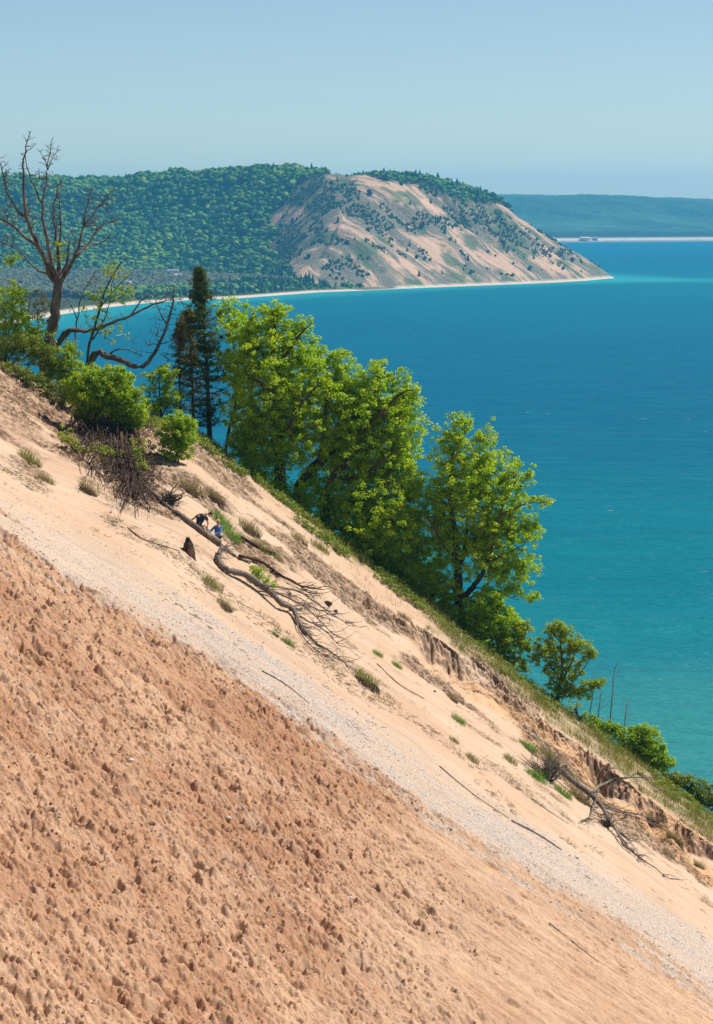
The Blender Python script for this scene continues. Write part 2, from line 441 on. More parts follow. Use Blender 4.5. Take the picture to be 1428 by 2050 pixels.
turf = N.mix(N.mapr(clump, .4, .6), (.20, .16, .08), (.38, .28, .17))
col = N.mix(z2[1], col, turf)
# scattered pebbles on all sand
col = N.mix(N.math('MULTIPLY', N.mapr(psp.outputs[0], .955, .97), .5), col, gr)
hgt = N.math('ADD', N.math('MULTIPLY', fin, .8), N.math('MULTIPLY', grn, .35))
hgt = N.math('ADD', hgt, N.math('MULTIPLY', N.math('MULTIPLY', N.noise(P, 4.2, 5, .7), z1[0]), 2.2))
pb = N.math('MULTIPLY', N.mapr(peb.outputs['Distance'], 0, .6, 1, 0), gfac)
hgt = N.math('ADD', hgt, N.math('MULTIPLY', pb, .8))
N.princ(out, col, .95, N.bump(hgt, .55, .05), .12)
obj('dune_slope', me, m, kind='structure')

# ------------------------------------------------------------------ growth of woody plants
def resample(P, step):
    L = np.linalg.norm(np.diff(P, axis=0), axis=1).sum()
    return spline(P, max(3, int(L / step) + 1))

def grow(limbs, targets, rng, step=.35, tip=.010, expo=.42, up=.12, wob=.05):
    pos = np.zeros((60000, 3)); par = np.full(60000, -1); rfix = np.zeros(60000); n = 0
    for (P, r0, r1) in limbs:
        P = resample(np.asarray(P, float), step)
        P = P + np.vstack([np.zeros(3), rng.normal(0, wob * .35, (len(P) - 1, 3))])
        prev = -1
        start = 0
        if n:
            prev = int(np.argmin(((pos[:n] - P[0]) ** 2).sum(1)))
            start = 0 if np.linalg.norm(pos[prev] - P[0]) > .1 else 1
        for i in range(start, len(P)):
            pos[n] = P[i]; par[n] = prev; rfix[n] = r0 + (r1 - r0) * (i / (len(P) - 1)) ** .8
            prev = n; n += 1
    nl = n
    tips = []
    if len(targets):
        d = np.array([((pos[:nl] - t) ** 2).sum(1).min() for t in targets])
        zmin = pos[:nl, 2].min()
        for q in np.argsort(d):
            t = targets[q]
            dd = np.sqrt(((pos[:n] - t) ** 2).sum(1))
            dd = dd + .9 * np.maximum(pos[:n, 2] - t[2] + .1 * dd, 0)          # prefer growing upward
            k = int(np.argmin(dd)); a = pos[k]; v = t - a; L = np.linalg.norm(v)
            m_ = max(1, int(L / step))
            prev = k
            side = rng.normal(0, wob * L, 3)
            for i in range(1, m_ + 1):
                f = i / m_
                p = a + v * f + np.array([0, 0, -up * L * 4 * f * (1 - f) * .5]) + side * math.sin(f * math.pi)
                pos[n] = p; par[n] = prev; prev = n; n += 1
            tips.append(prev)
    pos = pos[:n]; par = par[:n]; rfix = rfix[:n]
    cnt = np.zeros(n); has = np.zeros(n, bool)
    has[par[par >= 0]] = True
    cnt[~has] = 1
    for i in range(n - 1, -1, -1):
        if par[i] >= 0: cnt[par[i]] += cnt[i]
    r = tip * np.maximum(cnt, 1) ** expo
    lim = np.arange(n) < nl
    r = np.where(lim, np.maximum(rfix, tip), r)
    for i in range(n):
        if par[i] >= 0 and not lim[i]: r[i] = min(r[i], r[par[i]] * .85)
    return pos, par, np.maximum(r, tip * .6), cnt, tips, nl

def wood(geo, pos, par, r, cnt):
    n = len(pos); best = np.full(n, -1); bc = np.zeros(n)
    for i in range(n):
        p = par[i]
        if p >= 0 and cnt[i] + r[i] * 1e4 > bc[p]: bc[p] = cnt[i] + r[i] * 1e4; best[p] = i
    for i in range(n):
        if par[i] >= 0 and best[par[i]] == i: continue
        ch = [i] if par[i] < 0 else [par[i], i]
        j = i
        while best[j] >= 0: j = best[j]; ch.append(j)
        if len(ch) < 2: continue
        P = pos[ch]; R = r[ch].copy()
        if par[i] >= 0: R[0] = R[1] * 1.15
        k = 9 if R.max() > .12 else 6 if R.max() > .04 else 4
        geo.tube(P, R, k)

def leaves(geo, centers, m_, cr, size, rng, flat=.65, upb=.55):
    Cc = np.repeat(centers, m_, axis=0); n = len(Cc)
    d = rng.normal(0, 1, (n, 3)); d /= np.linalg.norm(d, axis=1)[:, None]
    rr = rng.rand(n) ** .55
    crr = np.repeat(rng.uniform(.6, 1.3, len(centers)), m_) * cr
    p = Cc + d * (rr * crr)[:, None] * np.array([1, 1, flat])
    nn = rng.normal(0, 1, (n, 3)) + np.array([0, 0, upb * 2]) + d * .8
    nn /= np.linalg.norm(nn, axis=1)[:, None]
    t = np.cross(nn, rng.normal(0, 1, (n, 3))); t /= np.linalg.norm(t, axis=1)[:, None]
    b = np.cross(nn, t)
    s = (size * rng.uniform(.6, 1.35, n))[:, None]
    V = np.stack([p + t * s * .55, p + b * s * .38 + nn * s * .08, p - t * s * .5, p - b * s * .38 + nn * s * .08], 1).reshape(-1, 3)
    i = np.arange(n) * 4
    geo.add(V, np.stack([i, i + 1, i + 2, i + 3], 1))

def lobe_points(lobes, n, d, rng, depth=1.0, shell=.5):
    """lobes: (X,Y,rx,ry[,dd]) in photo pixels at distance d"""
    w = np.array([l[2] * l[3] for l in lobes], float); w /= w.sum()
    k = rng.choice(len(lobes), n, p=w)
    out_ = []
    for i in k:
        l = lobes[i]; dd = d + (l[4] if len(l) > 4 else 0)
        v = rng.normal(0, 1, 3); v /= np.linalg.norm(v)
        v *= rng.rand() ** shell * (1 + .16 * abs(rng.normal()) * (rng.rand() < .45))
        c = W(l[0], l[1], dd)
        rx = l[2] / F * dd; rz = l[3] / F * dd
        out_.append(c + v * np.array([rx, min(rx, rz) * 1.0 * depth, rz]))
    return np.array(out_)

def ground_at(p): return float(ground(p[0], p[1]))

def limb_w(pts, d, r0, r1):
    return (np.array([W(p[0], p[1], d + (p[2] if len(p) > 2 else 0)) for p in pts]), r0, r1)

def tree(name, label, d, limbs, lobes, ncl, mleaf, cr, size, leafm, seed, cat='tree', barkm='bark', group=None, wparts=('trunk', 'crown'),
         root=True, depth=1.0, tip=.010, shell=.5, wob=.06, up=.1, flat=.65, extra=None, expo=.42, step=.35, zclip=None):
    rng = np.random.RandomState(seed)
    L = [limb_w(p, d, a, b) for (p, a, b) in limbs]
    if root:       # run the trunk down into the ground
        P0 = L[0][0][0]; gz = ground_at(P0) - .25
        if P0[2] > gz + .1:
            dirv = (L[0][0][0] - L[0][0][1]); dirv = dirv / np.linalg.norm(dirv)
            b = P0 + np.array([dirv[0] * .3 * (P0[2] - gz), 0, gz - P0[2]])
            b[2] = ground_at(b) - .25
            L[0] = (np.vstack([b, L[0][0]]), L[0][1] * 1.25, L[0][2])
    T = lobe_points(lobes, ncl, d, rng, depth, shell) if lobes else np.zeros((0, 3))
    if extra is not None: T = np.vstack([T, extra]) if len(T) else extra
    if len(T):
        gzz = ground(T[:, 0], T[:, 1]); T = T[T[:, 2] > gzz + .12]
    pos, par, r, cnt, tips, nl = grow(L, T, rng, step=step, tip=tip, wob=wob, up=up, expo=expo)
    base = L[0][0][0].copy()
    root_o = thing(name, base, label, cat, group)
    g = Geo(); wood(g, pos - base, par, r, cnt)
    obj(wparts[0], g.mesh(wparts[0]), M[barkm], root_o)
    if mleaf:
        g = Geo()
        idx = np.arange(len(pos)); tipset = np.zeros(len(pos), bool); tipset[tips] = True
        near = (idx >= nl) & (cnt <= 2) & ~tipset
        nt_ = int(tipset.sum()); nn_ = int(near.sum())
        tot = nt_ * mleaf * 1.75
        mt = max(4, int(mleaf * .85)); mn = max(3, int((tot - nt_ * mt) / max(nn_, 1)))
        leaves(g, pos[tipset] - base, mt, cr * .98, size * .93, rng, flat * 1.15)
        if nn_: leaves(g, pos[near] - base, min(mn, mleaf), cr * .62, size, rng, flat)
        obj(wparts[1], g.mesh(wparts[1], False), M[leafm], root_o)
    return root_o

# --- dead tree at the upper left (limbs traced, twigs grown)
D = 157.5
dead_limbs = [
 ([(95, 716), (103, 670), (110, 625), (117, 575), (118, 540, .2)], 0.320, 0.203),
 ([(117, 575), (98, 545, .4), (82, 500, .8), (57, 480, 1.), (30, 455, 1.2), (5, 440, 1.4), (-15, 430, 1.5)], 0.136, 0.045),
 ([(100, 550), (85, 505, -.3), (62, 460, -.6), (50, 420, -.7), (48, 370, -.8), (47, 330, -.8), (52, 300, -1), (60, 262, -1)], 0.152, 0.019),
 ([(57, 445, -.5), (35, 420, -.9), (18, 390, -1.1), (5, 345, -1.4), (-6, 310, -1.5)], 0.088, 0.022),
 ([(116, 560), (104, 530, -.7), (96, 490, -1), (88, 450, -1.2), (85, 410, -1.3), (92, 370, -1.3), (96, 330, -1.4), (104, 285, -1.4)], 0.152, 0.015),
 ([(88, 420, -1.2), (75, 385, -1.3), (60, 350, -1), (52, 310, -.9), (70, 290, -.9)], 0.064, 0.015),
 ([(96, 340, -1.4), (84, 310, -1.4), (76, 300, -1.4)], 0.032, 0.011),
 ([(95, 340, -1.4), (108, 310, -1.4), (119, 292, -1.4)], 0.032, 0.009),
 ([(118, 548), (118, 515, .3), (112, 470, .5), (108, 430, .7), (113, 390, .8), (127, 355, .8)], 0.120, 0.022),
 ([(116, 500, .3), (122, 460, .2), (120, 410, 0), (116, 380, 0)], 0.072, 0.015),
 ([(118, 560), (130, 535, .2), (136, 515, .2), (138, 500, .2)], 0.120, 0.075),
 ([(124, 560), (142, 530, -.4), (155, 500, -.8), (165, 460, -1), (172, 420, -1.2), (180, 395, -1.2), (183, 375, -1.2)], 0.120, 0.015),
 ([(165, 460, -1), (185, 430, -1.4), (205, 405, -1.6), (232, 375, -1.7)], 0.056, 0.011),
 ([(150, 515, -.6), (180, 485, .2), (205, 450, .6), (225, 443, .8), (243, 432, 1)], 0.088, 0.015),
 ([(170, 500, .2), (195, 490, .5), (212, 480, .8), (226, 473, 1)], 0.048, 0.015),
 ([(103, 545), (80, 545, .8), (60, 525, 1.2), (40, 505, 1.5), (15, 490, 1.7), (-10, 480, 2)], 0.064, 0.022),
]
dead_lobes = [(60, 280, 14, 25, -1), (105, 305, 22, 28, -1.4), (88, 350, 25, 30, -1.2), (50, 340, 14, 40, -.8), (12, 350, 18, 45, -1.4), (122, 375, 12, 25, .6),
 (180, 400, 15, 30, -1.2), (215, 400, 22, 26, -1.6), (232, 440, 12, 12, .8), (215, 478, 15, 12, .8), (20, 430, 30, 30, 1.2), (15, 480, 25, 20, 1.6), (112, 430, 20, 40, 0),
 (150, 480, 18, 30, 0), (60, 420, 18, 40, -.5), (190, 440, 25, 25, -.5)]
dt = tree('dead_tree', 'large leafless grey tree with forked bare limbs standing against the hills on the upper left', D, dead_limbs, dead_lobes, 750, 0, 0, 0, None, 3, wparts=('trunk', 'x'), tip=.017, wob=.09, up=-.05, barkm='greybark', step=.3)
g = Geo(); rng = np.random.RandomState(4)
leaves(g, lobe_points([(118, 495, 16, 22, 0), (108, 520, 10, 14), (20, 520, 20, 14, 1.6)], 26, D, rng) - np.array(dt.location), 26, .22, .11, rng)
obj('sprouts', g.mesh('sprouts', False), M['sapling'], dt, kind='stuff')

# bare leaning trees beside it
tree('bare_tree', 'crooked bare limb arching right above the water from the foot of the dead tree', 158.5,
     [([(108, 712), (122, 680), (140, 662), (175, 663), (215, 650), (260, 633), (300, 612), (345, 600)], .17, .03),
      ([(140, 662), (118, 690), (112, 705)], .1, .1), ([(260, 633), (285, 600), (305, 585)], .06, .02)],
     [(300, 600, 45, 22), (235, 640, 40, 18), (330, 590, 30, 20), (180, 660, 25, 15)], 90, 0, 0, 0, None, 8, wparts=('trunk', 'x'), tip=.012, up=-.1, barkm='greybark')
tree('bare_tree', 'curved bare trunk sagging over the water with upturned twiggy end beside the conifer', 158,
     [([(185, 716), (215, 712), (245, 722), (275, 735), (300, 722), (318, 690), (335, 650), (345, 610), (350, 575)], .19, .03),
      ([(215, 712), (235, 700), (262, 703), (285, 712)], .06, .02), ([(318, 690), (345, 680), (372, 655)], .05, .02),
      ([(335, 650), (318, 620), (310, 590)], .05, .02)],
     [(345, 610, 26, 50), (320, 650, 30, 45), (360, 640, 25, 50), (370, 690, 22, 50), (290, 690, 30, 35)], 300, 0, 0, 0, None, 9, wparts=('trunk', 'x'), tip=.012, up=-.1, barkm='greybark')
tree('bare_tree', 'grey twiggy bush of bare stems behind the dead tree trunk', 160,
     [([(150, 700), (155, 640), (165, 590), (190, 545)], .06, .02), ([(155, 640), (135, 600), (120, 590)], .04, .02), ([(30, 690), (60, 600), (10, 560)], .05, .02)],
     [(165, 570, 45, 35), (190, 560, 30, 30), (120, 600, 40, 30), (20, 560, 40, 40), (50, 620, 45, 30)], 220, 0, 0, 0, None, 10, wparts=('trunk', 'x'), tip=.009, up=-.1, barkm='deadwood')

# leafy saplings and shrubs, left group
tree('sapling', 'thin sapling with sparse yellow-green leaves leaning right of the dead tree', 157.5,
     [([(178, 705), (192, 650), (205, 600), (222, 560), (240, 530), (256, 515)], .08, .02), ([(190, 655), (200, 620), (240, 570), (268, 545)], .05, .015), ([(186, 680), (215, 625), (225, 560)], .05, .015)],
     [(235, 550, 30, 28), (205, 595, 30, 30), (250, 590, 22, 25), (195, 640, 28, 30), (225, 660, 30, 25), (180, 600, 18, 25)], 110, 16, .22, .12, 'sapling', 12)
tree('sapling', 'budding reddish-brown shrub left of the dead tree trunk', 158.5,
     [([(80, 715), (78, 660), (75, 620)], .06, .03), ([(60, 715), (50, 650), (40, 600)], .05, .02)],
     [(78, 610, 35, 32), (60, 650, 45, 30), (95, 640, 20, 30)], 130, 24, .2, .08, 'reddish', 13)
SG = 'green shrubs along the crest'
def shrub(label, d, base, lobes, ncl, seed, m_=60, cr=.3, size=.11, leafm='shrub', name='shrub', nst=5, barkm='root', group=None, shell=.4):
    rng = np.random.RandomState(seed)
    if d is None: d = G(*base)[1]
    limbs = [([base, (base[0] + (lobes[0][0] - base[0]) * .7, base[1] + (lobes[0][1] - base[1]) * .7)], .06, .02)]
    for k in range(nst):
        l = lobes[k % len(lobes)]
        limbs.append(([(base[0] + rng.uniform(-8, 8), base[1]), ((base[0] + l[0]) / 2 + rng.uniform(-8, 8), (base[1] + l[1]) / 2), (l[0] + rng.uniform(-.5, .5) * l[2], l[1] + rng.uniform(-.4, .3) * l[3])], .045, .012))
    return tree(name, label, d, limbs, lobes, ncl, m_, cr, size, leafm, seed, 'shrub', barkm, group, ('stems', 'foliage'), shell=shell, tip=.008)
shrub('loose bright green shrub at the left edge of the crest', 157.5, (10, 705), [(15, 610, 40, 38), (40, 655, 50, 38), (0, 680, 40, 34), (65, 685, 40, 30), (30, 590, 24, 24)], 300, 20, 40, .28, .11)
shrub('brownish green scrub over the sand edge at the far left', 155.5, (20, 728), [(10, 700, 45, 26), (60, 712, 40, 24), (100, 730, 34, 20), (40, 685, 40, 24), (85, 695, 30, 24)], 300, 21, 46, .22, .08, 'cover')
shrub('dark green juniper-like shrub right of the dead tree foot', 156.2, (135, 745), [(128, 720, 30, 34), (145, 705, 16, 28), (112, 740, 28, 22), (165, 748, 32, 26), (140, 760, 30, 20)], 230, 22, 60, .25, .09, 'shrub')
shrub('ragged low scrub hanging over the sand edge below the dead tree', None, (60, 775), [(20, 742, 40, 16), (62, 758, 30, 16), (100, 778, 28, 15), (128, 795, 22, 16), (150, 775, 24, 22)], 240, 28, 40, .2, .085, 'cover')
bush = shrub('big rounded bright green shrub crowning the tangle of exposed roots', None, (225, 880),
      [(212, 785, 66, 42), (258, 808, 34, 36), (172, 768, 40, 32), (230, 760, 42, 28), (205, 822, 60, 26), (160, 800, 24, 34), (268, 835, 26, 26)], 680, 23, 80, .27, .11, nst=9)
tree('sapling', 'small round-crowned green tree between the big shrub and the conifer', 157,
     [([(325, 880), (322, 830), (320, 790), (318, 755)], .08, .03), ([(322, 830), (345, 800)], .05, .02), ([(300, 880), (298, 820), (300, 780)], .05, .02)],
     [(318, 765, 36, 28), (345, 795, 22, 24), (310, 812, 30, 30), (330, 745, 22, 14)], 150, 46, .25, .11, 'shrub', 24)
shrub('compact egg-shaped green shrub on the sand right of the root tangle', None, (352, 925), [(355, 865, 38, 38), (352, 895, 34, 28), (365, 850, 26, 26)], 230, 25, 80, .22, .10, 'shrub', nst=6)
shrub('small yellow-green shrub on open sand at the left', None, (150, 905), [(128, 868, 16, 16), (145, 885, 20, 14), (160, 900, 16, 12)], 40, 26, 24, .18, .09, 'sapling', nst=3)

# root tangle under the big shrub
rng = np.random.RandomState(30)
g = Geo(); bl = np.array(bush.location)
for k in range(1200):
    t = rng.rand() ** 1.5
    cx_ = 195 + 85 * t + rng.normal(0, 1) * (48 - 34 * t); cy_ = 825 + 150 * t ** 1.1 + rng.normal(0, 14)
    if cx_ < 140 or cx_ > 305: continue
    a = np.array([cx_, cy_]); an_ = rng.normal(1.15, .75); L = rng.uniform(12, 55)
    b = a + np.array([math.cos(an_), math.sin(an_)]) * L; mid = (a + b) / 2 + rng.normal(0, L * .22, 2)
    off = rng.uniform(.3, 3.2) * (1.1 - .6 * t)
    P = [W(q_[0], q_[1], G(*q_)[1] - max(o_, 0)) for q_, o_ in ((a, off + rng.normal(0, .4)), (mid, off + rng.normal(0, .5)), (b, off * .6))]
    P = spline(P, 7) + rng.normal(0, .02, (7, 3))
    P[:, 2] = np.maximum(P[:, 2], ground(P[:, 0], P[:, 1]) + .01)
    g.tube(P - bl, np.linspace(1, .35, 7) * rng.choice([.012, .02, .04], p=[.55, .37, .08]), 5)
for pts, r in (([(240, 840), (247, 900), (262, 960), (276, 1000)], .10), ([(262, 850), (268, 910), (280, 960), (284, 985)], .09), ([(225, 850), (238, 920), (262, 985), (300, 1025)], .06)):
    P = spline([W(x, y, G(x, y)[1] - 2.2 + .011 * (y - 840)) for x, y in pts], 14)
    P[:, 2] = np.maximum(P[:, 2], ground(P[:, 0], P[:, 1]) + r * .3)
    g.tube(P - bl, np.linspace(r, r * .5, 14), 7, jit=.12, rng=rng)
obj('roots', g.mesh('roots'), M['root'], bush)
IVs, ITs = None, None
import bmesh as _b
_m = _b.new(); _b.ops.create_icosphere(_m, subdivisions=4, radius=1); SV = np.array([v.co[:] for v in _m.verts]); ST_ = np.array([[v.index for v in f.verts] for f in _m.faces]); _m.free()
sv = SV * (1 + .35 * fbm(SV[:, 0] * 3 + SV[:, 2], SV[:, 1] * 3 + SV[:, 2] * 2, 4, 7)[:, None]) * np.array([1.75, 1.0, .95])
sv[:, 2] -= .72 * sv[:, 0]
cc_ = G(226, 868); cc_ = W(226, 862, cc_[1] - .9)
obj('soil_shade_mass', make_mesh('soil_shade_mass', sv + cc_ - bl, ST_, True), M['soil'], bush)  # dark soil lump stands in for the shaded hollow under the overhang
g = Geo(); leaves(g, lobe_points([(215, 905, 30, 20), (275, 900, 18, 40), (288, 935, 12, 18), (195, 900, 20, 14)], 60, G(250, 920)[1] - 2.5, rng, .4) - bl, 14, .2, .09, rng)
obj('hanging_leaves', g.mesh('hanging_leaves', False), M['sapling'], bush)

# --- conifers
def conifer(label, d, pts, hw, seed, n=150, r0=.13, leafm='cedar', brown=.0, first=.2, name='cedar_tree', dens=26):
    rng = np.random.RandomState(seed)
    P = np.array([W(a, b, d) for a, b in pts])
    b0 = P[0].copy(); b0[2] = ground_at(b0) - .2
    if b0[2] < P[0][2]: P = np.vstack([b0, P])
    P = resample(P, .3); base = P[0].copy()
    o = thing(name, base, label, 'tree')
    g = Geo(); lf = Geo(); lb = Geo()
    g.tube(P - base, np.linspace(r0, .02, len(P)), 8)
    H_ = np.linspace(0, 1, len(P))
    cen = []; cb = []
    for k in range(n):
        t = first + (1 - first) * rng.rand() ** .9
        i = min(int(t * (len(P) - 1)), len(P) - 2); p = P[i]
        L = hw * (1 - ((t - first) / (1 - first)) ** 1.3) * rng.uniform(.25, 1.25) * (.55 + .45 * math.sin(k * 1.7)) + .12
        an = rng.uniform(0, 2 * math.pi)
        v = np.array([math.cos(an), math.sin(an), rng.uniform(-.1, .35)])
        q = spline([p, p + v * L * .5 + [0, 0, -.05 * L], p + v * L + [0, 0, .12 * L]], 5)
        g.tube(q - base, np.linspace(.022, .006, 5), 4)
        if t < first + .22 and rng.rand() < .6:
            if rng.rand() < .5: cb.append(q[3])
            continue
        for f in (2, 3, 4): cen.append(q[f] + rng.normal(0, .06, 3))
    obj('trunk', g.mesh('trunk'), M['bark'], o)
    leaves(lf, np.array(cen) - base, dens, .21, .085, rng, .8, .3)
    obj('crown', lf.mesh('crown', False), M[leafm], o)
    if cb:
        leaves(lb, np.array(cb) - base, 14, .2, .07, rng, .8, .2)
        obj('dead_twigs', lb.mesh('dead_twigs', False), M['reddish'], o, kind='stuff')
    return o
conifer('tall narrow dark conifer rising left of the maples', 158.5, [(420, 870), (417, 800), (412, 700), (402, 600), (397, 532)], 2.3, 40, 380, .17, first=.26, dens=20)
conifer('slimmer dark conifer standing close behind the tall one', 160, [(388, 850), (385, 760), (380, 660), (378, 620)], 1.5, 41, 200, .11, first=.35, leafm='reddish')
conifer('shorter rust-tinged conifer left of the tall conifer', 159.2, [(362, 845), (360, 780), (360, 700), (362, 640)], 1.3, 42, 150, .09, leafm='reddish', first=.35, dens=16)

# --- maples
tree('maple_tree', 'thin open-crowned maple between the conifer and the large maple', 159.5,
     [([(455, 880), (468, 830), (476, 760), (470, 700), (462, 650)], .09, .03), ([(505, 910), (512, 850), (500, 780), (498, 720)], .10, .03)],
     [(460, 620, 38, 26), (478, 660, 45, 36), (455, 720, 34, 40), (485, 760, 36, 50), (470, 830, 30, 35), (505, 850, 30, 35), (490, 880, 34, 25)], 300, 36, .28, .14, 'maple', 50)
tree('maple_tree', 'largest maple, thick straight trunk and tall rounded crown left of the others', 158,
     [([(562, 985), (560, 930), (558, 870), (556, 820), (552, 760), (548, 700), (550, 650), (550, 615)], .34, .05),
      ([(556, 840), (545, 800, -.5), (530, 775, -.8), (508, 758, -1.2), (492, 748, -1.5)], .16, .05),
      ([(552, 760), (535, 720), (510, 690, -.6), (495, 660, -1)], .12, .03),
      ([(552, 740), (580, 700, -.6), (605, 665, -1), (622, 650, -1)], .12, .03),
      ([(558, 880), (585, 850, -1), (610, 800, -1.6), (640, 770, -2)], .14, .04),
      ([(560, 900), (520, 880, .8), (490, 850, 1.2)], .10, .03)],
     [(550, 625, 34, 24), (500, 660, 52, 38), (598, 655, 32, 26), (560, 700, 72, 50), (610, 720, 44, 40), (500, 740, 52, 44), (590, 790, 66, 56), (520, 830, 50, 50), (600, 870, 62, 56), (530, 910, 52, 46), (640, 790, 36, 44), (480, 890, 34, 28), (550, 770, 90, 120), (545, 890, 80, 60)],
     1710, 48, 0.29, 0.128, 'maple', 51)
tree('maple_tree', 'wide maple leaning right with a heavy slanting limb in the middle of the row', 159,
     [([(598, 1010), (604, 970), (640, 925), (672, 890), (700, 860), (732, 830), (760, 800)], .36, .10),
      ([(672, 890), (715, 870, -.8), (760, 830, -1.2), (800, 790, -1.5), (830, 780, -1.6)], .16, .03),
      ([(700, 860), (708, 820, .5), (700, 770, .8), (690, 730, 1)], .12, .03),
      ([(732, 830), (750, 790), (765, 760), (775, 735)], .12, .02),
      ([(640, 925), (650, 860, -.6), (655, 800, -1), (665, 740, -1)], .13, .03)],
     [(680, 722, 24, 28), (655, 760, 46, 38), (700, 780, 56, 46), (765, 755, 48, 34), (810, 790, 38, 34), (740, 810, 72, 46), (800, 840, 50, 42), (690, 850, 62, 50), (660, 920, 62, 52), (740, 900, 72, 52), (810, 900, 40, 46), (730, 850, 100, 90)],
     1634, 48, 0.29, 0.128, 'maple', 52)
tree('maple_tree', 'low spreading maple below the leaning one, leaves reaching down to the sand edge', 158,
     [([(652, 1040), (655, 990), (670, 950), (700, 920), (735, 880)], .32, .06),
      ([(670, 960), (720, 950, -.5), (770, 920, -1), (810, 890, -1.3)], .14, .03),
      ([(690, 1060), (700, 1020), (750, 980, -.6), (800, 960, -1)], .14, .03),
      ([(760, 1130), (770, 1080), (790, 1040), (810, 1000)], .12, .03)],
     [(720, 960, 66, 46), (790, 940, 56, 46), (820, 990, 38, 46), (700, 1010, 60, 36), (770, 1030, 64, 46), (820, 1060, 34, 46), (760, 1090, 56, 36), (800, 1130, 46, 34), (835, 1100, 26, 34), (640, 985, 40, 36), (760, 1030, 90, 90), (730, 1090, 60, 40)],
     1710, 48, 0.28, 0.128, 'maple', 53)
tree('maple_tree', 'separate maple with spreading forked trunk, farthest right of the tall trees', 158,
     [([(920, 1228), (918, 1180), (916, 1130), (912, 1080), (905, 1030), (900, 980), (905, 920), (920, 870)], .30, .04),
      ([(916, 1140), (930, 1100, .3), (935, 1050, .5), (940, 990, .8), (945, 930, .8)], .16, .03),
      ([(935, 1190), (955, 1165, -.5), (975, 1130, -.8), (990, 1085, -1), (1000, 1030, -1.2), (1035, 960, -1.4)], .17, .03),
      ([(914, 1120), (885, 1085, -.6), (865, 1050, -1), (855, 1035, -1)], .10, .03),
      ([(975, 1130, -.8), (1010, 1110, -.6), (1050, 1090, -.5)], .08, .02),
      ([(940, 990, .8), (965, 940, 1), (985, 890, 1.2)], .09, .02),
      ([(1000, 1030, -1.2), (1050, 1010, -1), (1095, 1005, -1)], .07, .02),
      ([(930, 1200, 1), (980, 1185, 1), (1040, 1200, 1)], .07, .02)],
     [(925, 840, 26, 22), (905, 875, 46, 34), (960, 880, 34, 26), (900, 930, 46, 42), (970, 930, 46, 40), (1010, 955, 32, 26), (890, 990, 42, 42), (960, 990, 52, 42), (1030, 990, 40, 32), (1080, 1000, 26, 16), (1060, 950, 18, 22), (1000, 1050, 56, 40), (1060, 1060, 30, 28), (890, 1070, 36, 40), (950, 1080, 44, 40), (1045, 1130, 42, 26), (990, 1120, 42, 30), (880, 1130, 34, 36), (1060, 1195, 24, 12), (1020, 1180, 30, 16), (960, 980, 90, 115), (955, 1100, 85, 65), (1020, 1060, 70, 60), (1010, 1150, 60, 40), (880, 1040, 40, 80)],
     2238, 37, 0.25, 0.123, 'maple', 54, shell=.6)
shrub('thick green shrub at the foot of the right-hand maple', 157, (965, 1280), [(970, 1210, 44, 36), (1000, 1240, 40, 34), (960, 1250, 34, 30), (1020, 1275, 32, 28)], 330, 55, 70, .28, .12, 'maple', nst=7)
shrub('green undergrowth between the low maple and the right-hand maple', 157, (860, 1190), [(850, 1160, 36, 34), (885, 1185, 32, 34), (820, 1150, 30, 26), (900, 1230, 22, 22)], 260, 56, 60, .27, .11, 'shrub', nst=6)
shrub('slender sprouting shrub hanging over the crest left of the small tree', 157, (1015, 1320), [(1015, 1290, 34, 30), (1045, 1255, 22, 18), (1055, 1290, 20, 14), (1035, 1330, 26, 20), (990, 1290, 26, 26)], 150, 57, 46, .22, .12, 'sapling', nst=6)
tree('small_tree', 'small yellow-green tree with open fan-shaped crown low on the crest', 156.6,
     [([(1118, 1405), (1122, 1370), (1126, 1330), (1122, 1290), (1118, 1260)], .10, .02), ([(1122, 1370), (1140, 1335), (1155, 1300), (1165, 1275)], .06, .015),
      ([(1122, 1360), (1100, 1330), (1085, 1310), (1065, 1300)], .05, .015), ([(1130, 1385), (1160, 1350), (1185, 1315)], .05, .015), ([(1135, 1395), (1170, 1370), (1205, 1370)], .05, .015)],
     [(1118, 1262, 30, 18), (1150, 1290, 32, 22), (1100, 1300, 28, 26), (1180, 1310, 18, 14), (1130, 1340, 42, 28), (1075, 1318, 18, 14), (1120, 1380, 34, 24), (1190, 1368, 24, 12), (1165, 1385, 22, 14)],
     430, 40, .22, .11, 'sapling', 58, shell=.5)
shrub('leaning dark shrub stump with twisted roots under the small tree', 155.5, (1160, 1440), [(1150, 1412, 18, 10), (1175, 1430, 14, 8)], 20, 59, 10, .2, .1, 'sapling', nst=3, name='shrub')
for i, (pts, lab, seed) in enumerate((
     ([(1218, 1470), (1226, 1400), (1230, 1350), (1236, 1325)], 'tallest bare thin sapling standing against the water at the lower right', 60),
     ([(1180, 1445), (1186, 1400), (1192, 1345)], 'bare whitish sapling just right of the small yellow-green tree', 61),
     ([(1198, 1455), (1200, 1410), (1205, 1385)], 'shortest bare sapling between the two other bare ones', 62),
     ([(1250, 1480), (1252, 1440), (1256, 1400)], 'thin bare twig of a sapling at the right above the low shrubs', 63))):
    top = pts[-1]
    tree('bare_sapling', lab, 156.8, [(pts, .045, .012)], [(top[0], top[1] + 20, 12, 25), ((top[0] + pts[1][0]) / 2 + 4, (top[1] + pts[1][1]) / 2 + 10, 18, 30)], 22, 0, 0, 0, None, seed, wparts=('trunk', 'x'), tip=.008, up=-.15, barkm='deadwood')
shrub('low rounded green shrub on the crest at the lower right', 157, (1285, 1530), [(1285, 1475, 30, 24), (1302, 1505, 30, 26), (1265, 1490, 26, 24), (1325, 1528, 24, 18), (1280, 1520, 34, 22)], 330, 64, 60, .24, .12, 'shrub')
